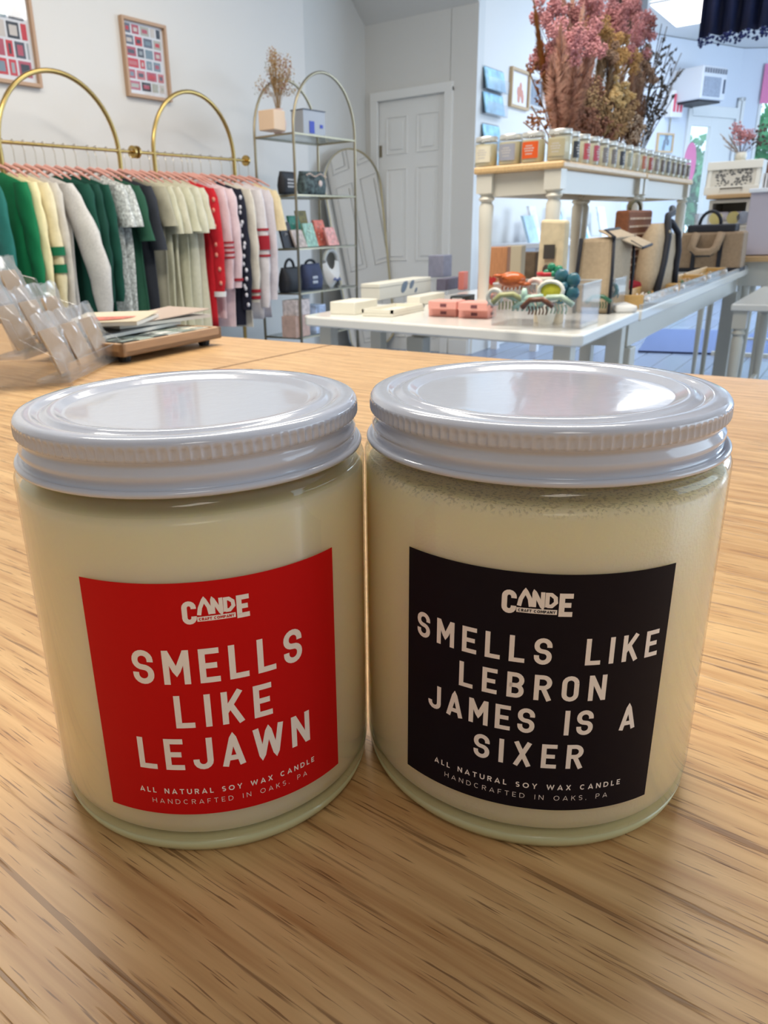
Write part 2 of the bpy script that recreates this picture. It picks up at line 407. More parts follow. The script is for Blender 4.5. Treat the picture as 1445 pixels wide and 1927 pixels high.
# local: +X along the edge (to the right), local Y away from the camera
MB().box((.10, -.60, -.0175), (3.0, 1.2, .035)).build('countertop', M_oak, counter, bevel=.003)
sm = MB(); p0, p1 = old(-.068, .739), old(.022, .861)
Rinv = (Matrix.Translation(e0) @ Matrix.Rotation(cang, 4, 'Z')).inverted(); q0, q1 = Rinv @ p0, Rinv @ p1
sm.box(((q0.x+q1.x)/2, (q0.y-0.004)/2-.02, .00005), (.0022, abs(q0.y)+.04, .0003))
sm.build('board_seam', mat('seam_dark', srgb(90, 55, 28), .8), counter)
MB().box((.10, -.62, -.4775), (2.9, 1.06, .883)).build('base_cabinet', mat('counter_base', srgb(205, 203, 198), .5), counter)

# ---------------------------------------------------------------- stroke lettering
def arc(cx, cy, rx, ry, a0, a1, n=8):
    return [(cx+rx*math.cos(math.radians(a0+(a1-a0)*i/n)), cy+ry*math.sin(math.radians(a0+(a1-a0)*i/n))) for i in range(n+1)]
def letters(t, wide=False):
    """centre-line strokes of sans capitals, cap height 1, t = stroke; returns {char: (width, [polylines])}"""
    h = t/2; k = 1.0
    G = {}
    def W(c): 
        n = dict(S=.57, M=.69, E=.52, L=.51, I=t, K=.58, J=.54, A=.61, W=.9, N=.61, B=.57, R=.58, O=.57, X=.62, D=.57, C=.57, T=.55, U=.57, Y=.6, H=.58, F=.5, P=.56, G=.58)
        m = dict(S=.62, M=.95, E=.6, L=.55, I=t, K=.7, J=.5, A=.86, W=1.25, N=.8, B=.7, R=.7, O=.98, X=.8, D=.84, C=.85, T=.72, U=.8, Y=.78, H=.8, F=.58, P=.68, G=.88)
        return (m if wide else n)[c]
    for c in 'SMELIKJAWNBROXDCTUYHFPG':
        w = W(c); l, r, b, T = h, w-h, h, 1-h; mx = w/2; R = min((w-t)/2, .5-h) if not wide else (w-t)/2
        if c == 'I': s = [[(mx, 0), (mx, 1)]]
        elif c == 'L': s = [[(l, 1), (l, b), (w, b)]]
        elif c == 'E': s = [[(w, T), (l, T), (l, b), (w, b)], [(l, .5), (w*.88, .5)]]
        elif c == 'F': s = [[(w, T), (l, T), (l, 0)], [(l, .48), (w*.88, .48)]]
        elif c == 'H': s = [[(l, 0), (l, 1)], [(r, 0), (r, 1)], [(l, .5), (r, .5)]]
        elif c == 'T': s = [[(0, T), (w, T)], [(mx, T), (mx, 0)]]
        elif c == 'N': s = [[(l, 0), (l, 1)], [(r, 0), (r, 1)], [(l, .97), (r, .03)]]
        elif c == 'M': s = [[(l, 0), (l, 1)], [(r, 0), (r, 1)], [(l, .97), (mx, .34), (r, .97)]]
        elif c == 'W': s = [[(l, 1), (w*.27, .0+h*.6), (mx, .93), (w*.73, h*.6), (r, 1)]]
        elif c == 'A': s = [[(l*.8, 0), (mx, .96), (w-l*.8, 0)], [(w*.2, .26), (w*.8, .26)]]
        elif c == 'K': s = [[(l, 0), (l, 1)], [(w-h*.9, 1), (l, .36)], [(w*.42, .56), (w-h*.7, 0)]]
        elif c == 'X': s = [[(h, 0), (w-h, 1)], [(h, 1), (w-h, 0)]]
        elif c == 'Y': s = [[(h*.8, 1), (mx, .45), (w-h*.8, 1)], [(mx, .45), (mx, 0)]]
        elif c == 'O':
            ry = .5-h if wide else R; s = [arc(mx, 1-h-ry, R, ry, 0, 180)+arc(mx, h+ry, R, ry, 180, 360)+[(r, 1-h-ry)]]
        elif c == 'C' or c == 'G':
            ry = .5-h if wide else R
            if wide: s = [arc(mx, .5, R, ry, 48, 312, 16)]
            else: s = [[(r, .66), (r, 1-h-R)]+arc(mx, 1-h-R, R, R, 0, 180)+arc(mx, h+R, R, R, 180, 360)+[(r, .34)]]
            if c == 'G': s[0] += [(r, .45), (mx, .45)]
        elif c == 'U': s = [[(l, 1), (l, h+R)]+arc(mx, h+R, R, R, 180, 360)+[(r, 1)]]
        elif c == 'J': s = [[(l, .33), (l, h+R)]+arc(mx, h+R, R, R, 180, 360)+[(r, 1)]]
        elif c == 'D':
            Q = min(R*1.2, .5-h, w-t); s = [[(l, T), (r-Q, T)]+arc(r-Q, T-Q, Q, Q, 90, 0)+arc(r-Q, b+Q, Q, Q, 0, -90)+[(l, b), (l, 1)], [(l, 0), (l, b)]]
        elif c in 'BPR':
            q = (T-.5)/2 if c != 'P' else (T-.45)/2; my = .5 if c != 'P' else .45; Q = min(q, R)
            s = [[(l, 0), (l, T), (r-Q, T)]+arc(r-Q, T-Q, Q, Q, 90, 0, 5)+arc(r-Q, my+Q, Q, Q, 0, -90, 5)+[(l, my)]]
            if c == 'B': q2 = (.5-b)/2; Q = min(q2, R); s += [[(l, my), (r-Q, my)]+arc(r-Q, my-Q, Q, Q, 90, 0, 5)+arc(r-Q, b+Q, Q, Q, 0, -90, 5)+[(l, b)]]
            if c == 'R': s += [[(w*.5, my), (w-h*.8, 0)]]
        elif c == 'S':
            ry = (1-t)/4
            Q = min(R, ry)
            s = [([] if wide else [(r, T-Q-.06)])+arc(r-Q, T-Q, Q, Q, 35 if wide else 0, 90, 5)+arc(l+Q, T-Q, Q, Q, 90, 180, 5)+arc(l+Q, .5+Q*.9, Q, Q*.9, 180, 250, 4)+arc(r-Q, .5-Q*.9, Q, Q*.9, 70, 0, 4)+arc(r-Q, b+Q, Q, Q, 0, -90, 5)+arc(l+Q, b+Q, Q, Q, -90, -145 if wide else -180, 5)+([] if wide else [(l, b+Q+.06)])]
        G[c] = (w, s)
    return G
def ribbon(mb, pl, t, place, step):
    """flat ribbon of width t along polyline pl (label units), mitred, mapped by place(u, v)"""
    P = [Vector((p[0], p[1])) for p in pl]
    Q = [P[0]]
    for p in P[1:]:
        if (p-Q[-1]).length > 1e-6: Q.append(p)
    P = [Q[0]]
    corner = [True]
    for p in Q[1:]:
        n = max(1, int((p-P[-1]).length/step)); a = P[-1]
        for i in range(1, n+1): P.append(a+(p-a)*i/n)
    n = len(P); L = []; Rr = []
    for i in range(n):
        d1 = (P[i]-P[i-1]).normalized() if i else (P[1]-P[0]).normalized()
        d2 = (P[i+1]-P[i]).normalized() if i < n-1 else d1
        m = (d1+d2); m = m.normalized() if m.length > .2 else d1
        nn = Vector((-m.y, m.x)); k = 1/max(.70, abs(nn.dot(Vector((-d1.y, d1.x)))))
        L.append(P[i]+nn*t/2*k); Rr.append(P[i]-nn*t/2*k)
    o = len(mb.v)
    for i in range(n): mb.v.append(place(*L[i])); mb.v.append(place(*Rr[i]))
    for i in range(n-1): mb.face([o+2*i, o+2*i+1, o+2*i+3, o+2*i+2])
def text_line(mb, s, u0, u1, v0, cap, stroke, place, wide=False, space=.5):
    G = letters(stroke/cap, wide); ws = [G[c][0]*cap if c in G else 0 for c in s]
    tot = sum(ws)+sum(space*cap for c in s if c == ' ')+sum(stroke for c in s if c in ',.')
    gaps = len(s)-1; g = ((u1-u0)-tot)/gaps; u = u0
    for c, w_ in zip(s, ws):
        if c == ' ': u += space*cap+g; continue
        if c in ',.':
            ribbon(mb, [(u+stroke/2, v0+stroke), (u+stroke/2, v0), (u+stroke*.3, v0-stroke*.9)][:2 if c == '.' else 3], stroke, place, .4); u += stroke+g; continue
        for pl in G[c][1]: ribbon(mb, [(u+x*cap, v0+y*cap) for x, y in pl], stroke, place, .45)
        u += w_+g

# ---------------------------------------------------------------- the two candles (foreground)
MM = .001; RJ = .0365
def wax_mat():
    m = mat('soy_wax', srgb(246, 228, 186), .33); nt = m.node_tree; b = nt.nodes['Principled BSDF']
    b.inputs['Subsurface Weight'].default_value = .8; b.inputs['Subsurface Radius'].default_value = (1, .80, .34); b.inputs['Subsurface Scale'].default_value = .020
    b.inputs['Coat Weight'].default_value = .35; b.inputs['Coat Roughness'].default_value = .12
    tc = nt.nodes.new('ShaderNodeTexCoord'); n = nt.nodes.new('ShaderNodeTexNoise'); n.inputs['Scale'].default_value = 30
    mx = nt.nodes.new('ShaderNodeMix'); mx.data_type = 'RGBA'; nt.links.new(tc.outputs['Object'], n.inputs[0]); nt.links.new(n.outputs[0], mx.inputs[0])
    mx.inputs[6].default_value = (*srgb(250, 228, 178), 1); mx.inputs[7].default_value = (*srgb(252, 238, 204), 1); nt.links.new(mx.outputs[2], b.inputs['Base Color'])
    return m
def frost_mat():
    """wax skin of the right jar: frosted speckle where the wax let go of the glass"""
    m = wax_mat().copy(); m.name = 'soy_wax_frosted'; nt = m.node_tree; b = nt.nodes['Principled BSDF']
    tc = nt.nodes.new('ShaderNodeTexCoord'); n = nt.nodes.new('ShaderNodeTexNoise'); n.inputs['Scale'].default_value = 1500; n.inputs['Detail'].default_value = 3
    bp = nt.nodes.new('ShaderNodeBump'); bp.inputs['Strength'].default_value = .25; bp.inputs['Distance'].default_value = .0005
    nt.links.new(tc.outputs['Object'], n.inputs[0]); nt.links.new(n.outputs[0], bp.inputs['Height']); nt.links.new(bp.outputs[0], b.inputs['Normal'])
    # dark speckled ring right under the wax line
    sp = nt.nodes.new('ShaderNodeSeparateXYZ'); nt.links.new(tc.outputs['Object'], sp.inputs[0])
    mr = nt.nodes.new('ShaderNodeMapRange'); mr.inputs[1].default_value = .0712; mr.inputs[2].default_value = .0727; nt.links.new(sp.outputs['Z'], mr.inputs[0])
    m2 = nt.nodes.new('ShaderNodeMapRange'); m2.inputs[1].default_value = .53; m2.inputs[2].default_value = .60; nt.links.new(n.outputs[0], m2.inputs[0])
    mu = nt.nodes.new('ShaderNodeMath'); mu.operation = 'MULTIPLY'; nt.links.new(mr.outputs[0], mu.inputs[0]); nt.links.new(m2.outputs[0], mu.inputs[1])
    mx = nt.nodes.new('ShaderNodeMix'); mx.data_type = 'RGBA'; src = b.inputs['Base Color'].links[0].from_socket
    mu2 = nt.nodes.new('ShaderNodeMath'); mu2.operation = 'MULTIPLY'; mu2.inputs[1].default_value = .4; nt.links.new(mu.outputs[0], mu2.inputs[0]); nt.links.new(mu2.outputs[0], mx.inputs[0]); nt.links.new(src, mx.inputs[6]); mx.inputs[7].default_value = (*srgb(120, 106, 80), 1); nt.links.new(mx.outputs[2], b.inputs['Base Color'])
    return m
M_wax, M_wax2 = wax_mat(), frost_mat()
M_lid = mat('white_enamel', srgb(204, 209, 222), .12, 0, bump=.02, nscale=400)
M_lid.node_tree.nodes['Principled BSDF'].inputs['Coat Weight'].default_value = .5
M_solidglass = mat('jar_base_glass', srgb(240, 238, 186), .08); M_solidglass.node_tree.nodes['Principled BSDF'].inputs['Transmission Weight'].default_value = .3
M_thin = clear('jar_glass', (1, .99, .97), .12, .03, .04)
M_band = clear('jar_glass_empty_band', (.95, .95, .88), .12, .03, .06)
def candle(x, y, phi0, col, lines, label, wax):
    c = old(x, y)
    base = math.atan2(-CA, -SA)  # direction (in world) of old -Y... phi measured from it
    # old -Y direction in world = (-CA, -SA)
    b0 = math.atan2(-SA, -CA)
    root = thing('candle', label, 'candle', (c.x, c.y, 0))
    # wax body
    n = 96
    MB().lathe([(0, 3.9*MM), (31*MM, 3.9*MM), (34.0*MM, 4.4*MM), (35.6*MM, 6.0*MM), (36.15*MM, 8.5*MM), (36.15*MM, 71.6*MM), (35.2*MM, 72.9*MM), (30*MM, 73.2*MM), (0, 73.0*MM)], n=n).build('wax', wax, root, smooth='all')
    jar = MB().lathe([(35.2*MM, 2.0*MM), (36.2*MM, 4.4*MM), (36.5*MM, 7.5*MM), (36.5*MM, 73.6*MM)], n=n, cap=False).build('glass_jar', M_thin, root, smooth='all')
    MB().lathe([(36.5*MM, 73.6*MM), (36.45*MM, 74.8*MM), (35.9*MM, 75.9*MM), (34.4*MM, 76.9*MM), (33.0*MM, 78*MM), (33.0*MM, 83*MM)], n=n, cap=False).build('glass_neck', M_band, jar, smooth='all')
    MB().lathe([(0, .9*MM), (30*MM, .9*MM), (31.5*MM, 0), (33.2*MM, 0), (34.8*MM, .5*MM), (35.6*MM, 1.7*MM), (36.1*MM, 3.6*MM), (35.2*MM, 3.8*MM), (0, 3.8*MM)], n=n).build('glass_base', M_solidglass, jar, smooth='all')
    # lid: pressed top with two rings, knurled band, rolled bead
    top = [(0, 86.15), (21.5, 86.15), (24.9, 86.15), (25.7, 86.25), (26.9, 87.0), (28.3, 87.15), (28.9, 86.95), (29.6, 86.35), (30.5, 86.35), (31.2, 86.95), (31.9, 87.15), (33.9, 87.1), (34.6, 86.8), (35.05, 86.15)]
    lid = MB().lathe([(r*MM, z*MM) for r, z in top], n=160, cap=False).build('lid', M_lid, root, smooth='all')
    nk = 122*8; prof = [(35.05, 86.15), (35.25, 85.7), (35.25, 85.1), (35.25, 84.3), (35.25, 83.6), (35.0, 83.1), (34.3, 82.8)]
    amp = [0, 0, 1, 1, 1, .3, 0]
    MB().lathe([(r*MM, z*MM) for r, z in prof], n=nk, cap=False, wave=lambda k, i: -amp[k]*.00050*math.sin(math.pi*(i % 8)/8)).build('knurled_band', M_lid, lid, smooth='all')
    sk = [(34.3, 82.8), (33.9, 82.3), (34.1, 81.6), (34.75, 80.8), (34.85, 80.1), (34.6, 79.4), (34.3, 78.9), (34.35, 78.2), (34.5, 77.85), (35.1, 78.1), (35.7, 78.05), (36.05, 77.6), (35.95, 77.1), (35.5, 76.8), (34.7, 76.95)]
    MB().lathe([(r*MM, z*MM) for r, z in sk], n=n, cap=False).build('skirt_bead', M_lid, lid, smooth='all')
    # label and lettering wrapped on the glass
    def place(off):
        def f(u, v):
            a = b0+phi0+u*MM/RJ; r = (RJ+off)
            return (r*math.cos(a), r*math.sin(a), v*MM)
        return f
    lb = MB(); P0 = place(.00008); nu = 64; hw = 25.5; v0, v1 = 11.2, 61.5; o = len(lb.v)
    for i in range(nu+1):
        for v in (v0, v1): lb.v.append(P0(-hw+2*hw*i/nu, v))
    for i in range(nu): lb.face([2*i, 2*i+2, 2*i+3, 2*i+1])
    lbo = lb.build('paper_label', mat('label_'+col[0], srgb(*col[1]), .6, **{'Specular IOR Level': .2}), root, smooth='all', label=col[0]+' square paper label with white lettering')
    Pt = place(.00013); ink = mat('label_ink', srgb(254, 246, 240), .55)
    for s, u0, u1, vb, cap, st, wide in lines:
        mb = MB(); text_line(mb, s, u0, u1, vb, cap, st, Pt, wide); mb.build('lettering', ink, lbo)
    # maker's mark: C and E large, A N D raised, bar with small type
    mb = MB()
    for ch, u, vb, cap, w_, st in (('C', -6.0, 53.3, 4.6, 2.55, .95), ('E', 3.75, 53.4, 4.5, 2.35, .95)):
        G = letters(st/cap)
        for pl in G[ch][1]: ribbon(mb, [(u+x*w_/G[ch][0], vb+y*cap) for x, y in pl], st, Pt, .3)
    vb, cp = 55.0, 3.0
    ribbon(mb, [(-3.0, vb), (-2.75, vb+1.4), (-2.0, vb+cp+.1), (-1.2, vb+1.5), (-.95, vb)], .75, Pt, .2)
    ribbon(mb, [(-.45, vb), (-.5, vb+cp), (1.0, vb), (.95, vb+cp)], .72, Pt, .2)
    ribbon(mb, [(1.75, vb+.1), (1.75, vb+cp-.4), (2.4, vb+cp-.4), (3.1, vb+cp-1.0), (3.2, vb+1.1), (2.5, vb+.35), (1.75, vb+.35)], .7, Pt, .2)
    ribbon(mb, [(-3.4, 54.2), (3.5, 54.2)], .95, Pt, .4)
    mb.build('maker_mark', ink, lbo)
    mb = MB(); text_line(mb, 'CRAFT COMPANY', -3.1, 3.25, 53.92, .55, .13, place(.00018), True, .4)
    mb.build('mark_lettering', MATS['label_'+col[0]], lbo)
    return root
small = lambda v1, v2, c: [('ALL NATURAL SOY WAX CANDLE', -18.2, 18.2 if c == 0 else 18.7, v1, 1.2, .21, True), ('HANDCRAFTED IN OAKS, PA', -15.8, 16.2, v2, 1.1, .10, True)]
candle(-.0252636, .1576977, .1966, ('red', (208, 6, 10)),
       [('SMELLS', -16.35, 16.4, 41.0, 7.15, 1.17, False), ('LIKE', -9.25, 9.3, 31.45, 7.1, 1.17, False), ('LEJAWN', -17.5, 17.4, 21.9, 7.1, 1.17, False)]+small(16.2, 13.8, 0),
       'soy candle in a glass jar with white lid and red label', M_wax)
candle(.0478212, .1550068, -.254, ('navy', (12, 5, 20)),
       [('SMELLS LIKE', -23.0, 23.5, 43.55, 5.4, .89, False), ('LEBRON', -13.35, 13.55, 36.0, 5.35, .89, False), ('JAMES IS A', -20.0, 20.4, 28.6, 5.4, .89, False), ('SIXER', -9.9, 10.5, 21.05, 5.4, .89, False)]+small(16.05, 13.6, 1),
       'soy candle in a frosted-edged glass jar with white lid and dark navy label', M_wax2)

# ---------------------------------------------------------------- clear card rack and tray of cards on the counter
M_acr = clear('clear_acrylic', (.96, .96, .97), .14, .06, .06)
M_bag = clear('clear_cellophane', (.93, .92, .92), .2, .12, .16)
M_kraft = mat('kraft_card', srgb(176, 148, 112), .6, noise=.12, nscale=60)
RKO = old(-.206, .665)
RZ = math.atan2(old(-1, .10).y, old(-1, .10).x)            # local +X runs to the left in the photo, local -Y is away from the camera
rk = thing('display_rack', 'clear acrylic stepped display rack at the left edge of the counter', 'display rack', RKO, RZ)
STEP = [(.0, .020), (.036, .045), (.075, .072), (.115, .098)]
def side(y):
    pts = [(0, y, 0), (.165, y, 0), (.165, y, .112)]
    for k in range(3, -1, -1):
        x, z = STEP[k]; pts += [(x+.012, y, z+.012), (x+.006, y, z-.004)] if k else [(.004, y, z), (0, y, .004)]
    return MB().slab(pts, (0, .003, 0))
side(0).build('side_panel', M_acr, rk, bevel=.0006); side(-.150).build('side_panel', M_acr, rk, bevel=.0006)
for x, z in STEP:
    s_ = MB(); zb = max(.002, z-.022); s_.slab([(x+.004, 0, zb), (x+.034, 0, zb), (x+.034, -.147, zb), (x+.004, -.147, zb)], (0, 0, .003)); s_.slab([(x+.003, 0, zb), (x+.003, -.147, zb), (x, -.147, zb+.018), (x, 0, zb+.018)], (.0025, 0, 0))
    s_.build('tier', M_acr, rk, bevel=.0006)
Rk = Matrix.Rotation(RZ, 3, 'Z')
for k, (x, z) in enumerate(STEP):
    for j in range(3):
        p = RKO+Rk @ Vector((x+.012, -.026-.047*j, max(.006, z-.018)))
        t = thing('jewelry_card', 'clear packet with tan card, %s tier of the acrylic rack, %s' % (['lowest', 'second', 'third', 'highest'][k], ['nearest the camera', 'in the middle', 'farthest back'][j]), 'jewelry card', p, RZ, 'packets in the acrylic rack')
        rnd = random.Random(k*3+j); hh = .046
        MB().slab([(0, -.019, .003), (0, .019, .003), (.016, .019, hh-.006), (.016, -.019, hh-.006)], (.0012, 0, 0)).build('card', M_kraft, t)
        b = MB(); nx, nz = 7, 7; o = 0
        for side_ in (-1, 1):
            for iz in range(nz):
                for ix in range(nx):
                    u, v = ix/(nx-1), iz/(nz-1); pz = math.sin(math.pi*u)*math.sin(math.pi*v)*.005
                    b.v.append((.019*v+side_*(pz+.0012)+rnd.uniform(-1, 1)*.0015, -.022+.044*u, (hh+.008)*v+rnd.uniform(-1, 1)*.002))
        for s2 in (0, 1):
            for iz in range(nz-1):
                for ix in range(nx-1):
                    i0 = s2*nx*nz+iz*nx+ix; b.face([i0, i0+1, i0+nx+1, i0+nx])
        b.build('cellophane_sleeve', M_bag, t, smooth='all')
# tray with cards and booklets
trA, trB, trC = old(-.185, .772), old(-.099, .90), old(-.29, 1.00)
tx = (trB-trA); tl = tx.length; tang = math.atan2(tx.y, tx.x)
tc_ = trA+tx*.5; ty = Vector((-tx.y, tx.x, 0)).normalized()
if ty.dot(trC-trA) < 0: ty = -ty
wt_ = .125
cen = tc_+ty*wt_/2
M_ply = mat('plywood_tray', srgb(184, 146, 106), .45, noise=.1, nscale=30, stretch=(1, 8, 8))
t = thing('tray', 'low wooden tray holding cards near the back of the counter', 'tray', cen, tang)
b = MB(); b.box((0, 0, .010), (tl, wt_, .006)); 
for sx, sy, dx, dy in ((0, 1, tl, .006), (0, -1, tl, .006), (1, 0, .006, wt_), (-1, 0, .006, wt_)):
    b.box((sx*(tl/2-.003), sy*(wt_/2-.003), .0135), (dx, dy, .013))
b.build('tray_body', M_ply, t, bevel=.001)
for sx in (-1, 1):
    for sy in (-1, 1): MB().lathe([(.006, 0), (.007, .004), (.007, .007)], (sx*(tl/2-.015), sy*(wt_/2-.015), 0), 12).build('foot', mat('black_rubber', (.02, .02, .02), .6), t)
Rt = Matrix.Rotation(tang, 3, 'Z')
cols = [('dark', srgb(60, 66, 62)), ('pale green', srgb(196, 210, 196)), ('black', srgb(35, 38, 36)), ('white', srgb(220, 220, 214)), ('grey green', srgb(130, 142, 130)), ('cream', srgb(214, 206, 186))]
near = -1 if (Rt @ Vector((0, 1, 0))).dot(ty) > 0 else 1
for k in range(6):
    cn, cc = cols[k]; lx_ = -tl/2+.022+k*(tl-.044)/5
    p = cen+Rt @ Vector((lx_, near*(wt_/2-.038), .0135))
    b = MB(); b.box((0, 0, .0035), (.023, .056, .006)); b.cur = 1
    for j in range(3): b.box((0, -.02+.02*j, .0067), (.017, .006, .0006))
    solo('card_pack', b, [mat('pack_'+cn, cc, .35), mat('pack_print', srgb(150, 160, 150), .5)], '%s card pack, %s in the front row of the wooden tray' % (cn, ['leftmost', 'second from left', 'third from left', 'third from right', 'second from right', 'rightmost'][k] if near else k), 'card pack', p, tang, 'card packs in the wooden tray')
def booklet(lx_, ly_, z, wx, wy, ang, cc, cn, label, disc=False, lift=0):
    p = cen+Rt @ Vector((lx_, ly_, z)); r = thing('booklet', label, 'booklet', p, tang+ang, 'booklets stacked on the tray')
    MB().box((0, 0, .002), (wx, wy, .0035)).build('pages', mat('paper_edge', srgb(226, 222, 212), .6), r)
    b = MB(); n = 8; o = 0
    for i in range(n+1):
        for yy in (-wy/2, wy/2): b.v.append((-wx/2+wx*i/n, yy, .0042+lift*(i/n)**2))
    for i in range(n): b.face([2*i, 2*i+1, 2*i+3, 2*i+2])
    c = b.build('cover', mat('cover_'+cn, cc, .25), r, solid=.0008)
    if disc:
        b = MB(); b.lathe([(0, .0052), (wy*.33, .0052), (wy*.33, .0056), (0, .0056)], n=24)
        b.build('printed_wreath', mat('wreath_red', srgb(196, 98, 78), .5, noise=.5, nscale=90), c)
booklet(-.01, .026*-near, .0215, .15, .085, .12, srgb(70, 74, 78), 'slate', 'slate grey booklet at the bottom of the stack on the wooden tray')
booklet(.045, .024*-near, .0265, .13, .08, -.15, srgb(198, 176, 158), 'blush', 'blush booklet on the right of the stack on the wooden tray', False, .006)
booklet(-.015, .018*-near, .0325, .085, .085, .5, srgb(222, 208, 176), 'cream', 'cream booklet with a red wreath, topmost on the wooden tray', True, .003)

# ---------------------------------------------------------------- framed print collections on the left wall
M_fr = mat('pale_oak_frame', srgb(186, 152, 122), .45)
def frame_prints(a0, a1, z0, z1, label, seed):
    r = thing('picture_frame', label, 'picture frame', ((a0+a1)/2, BL, (z0+z1)/2)); w_, h_ = (a1-a0)/2, (z1-z0)/2
    b = MB(); f = .018
    for s in (-1, 1): b.box((s*(w_-f/2), -.015, 0), (f, .03, 2*h_)); b.box((0, -.015, s*(h_-f/2)), (2*w_-2*f, .03, f))
    b.build('frame', M_fr, r, bevel=.002)
    rnd = random.Random(seed)
    b = MB(); b.box((0, -.004, 0), (2*w_-2*f, .006, 2*h_-2*f))
    pal = [srgb(*c) for c in ((70, 72, 80), (175, 175, 160), (200, 30, 35), (38, 38, 42), (160, 165, 165), (200, 110, 110), (120, 140, 150), (205, 195, 185), (90, 95, 110), (180, 70, 85))]
    nr, nc = 6, 4; z = h_-f-.012; rh = (2*h_-2*f-.024)/nr
    for i in range(nr):
        x = -w_+f+.012
        while x < w_-f-.03:
            ww = min(rnd.uniform(.045, .10), w_-f-.01-x); b.cur = 1+rnd.randrange(len(pal))
            xc, zc = x+ww/2, z-rh/2
            b.quad((x, -.0085, z-rh+.012), (x+ww-.012, -.0085, z-rh+.012), (x+ww-.012, -.0085, z), (x, -.0085, z))
            b.cur = 1+rnd.randrange(len(pal))
            b.quad((x+.012, -.0088, z-rh+.024), (x+ww-.024, -.0088, z-rh+.024), (x+ww-.024, -.0088, z-.014), (x+.012, -.0088, z-.014)) if ww > .05 else None
            x += ww
        z -= rh
    b.build('print_collection', [mat('mount_white', srgb(226, 226, 228), .6)]+[mat('print_%d' % i, c, .5) for i, c in enumerate(pal)], r)
    MB().box((0, -.0125, 0), (2*w_-2*f, .002, 2*h_-2*f)).build('glazing', clear('picture_glazing', (1, 1, 1), .12, .03), r)
frame_prints(3.44, 3.79, .905, 1.315, 'oak-framed grid of small prints above the second brass arch', 3)
frame_prints(2.28, 2.846, .88, 1.45, 'larger oak-framed grid of small prints cut by the left edge above the first brass arch', 11)

# ---------------------------------------------------------------- brass garment racks with arches
M_brass = mat('brushed_brass', srgb(184, 156, 96), .28, 1)
YR, ZR = 3.4, .563
def garment_rack(a0, a1, e0_, e1_, ztop, label):
    r = thing('garment_rack', label, 'clothes rack', ((a0+a1)/2, YR, FLOOR), 0, 'arched brass garment racks'); h = (a1-a0)/2; zt = ztop-FLOOR-.012
    b = MB(); pts = [(-h, 0, .02)]+[(-h, 0, .02+(zt-h-.02)*i/8) for i in range(1, 9)]+[(-h*math.cos(math.pi*i/28), 0, zt-h+h*math.sin(math.pi*i/28)) for i in range(1, 28)]+[(h, 0, zt-h-(zt-h-.02)*i/8) for i in range(0, 9)]
    b.tube(pts, .012, 12).build('arch', M_brass, r, smooth='all')
    b = MB(); b.tube([(e0_-(a0+a1)/2, 0, ZR-FLOOR), (e1_-(a0+a1)/2, 0, ZR-FLOOR)], .0085, 10); b.build('hanging_bar', M_brass, r, smooth=1)
    for e in (e0_, e1_):
        MB().tube([(e-(a0+a1)/2-.006, 0, ZR-FLOOR), (e-(a0+a1)/2+.006, 0, ZR-FLOOR)], .032, 20).build('end_disc', M_brass, r, smooth=1)
    for s in (-1, 1):
        MB().box((s*h, 0, .01), (.03, .46, .02)).build('foot', M_brass, r, bevel=.004)
garment_rack(2.305, 3.02, 2.16, 3.115, .905, 'larger brass arched garment rack on the left')
garment_rack(3.27, 3.945, 3.145, 4.06, .915, 'brass arched garment rack on the right, beside the shelf unit')

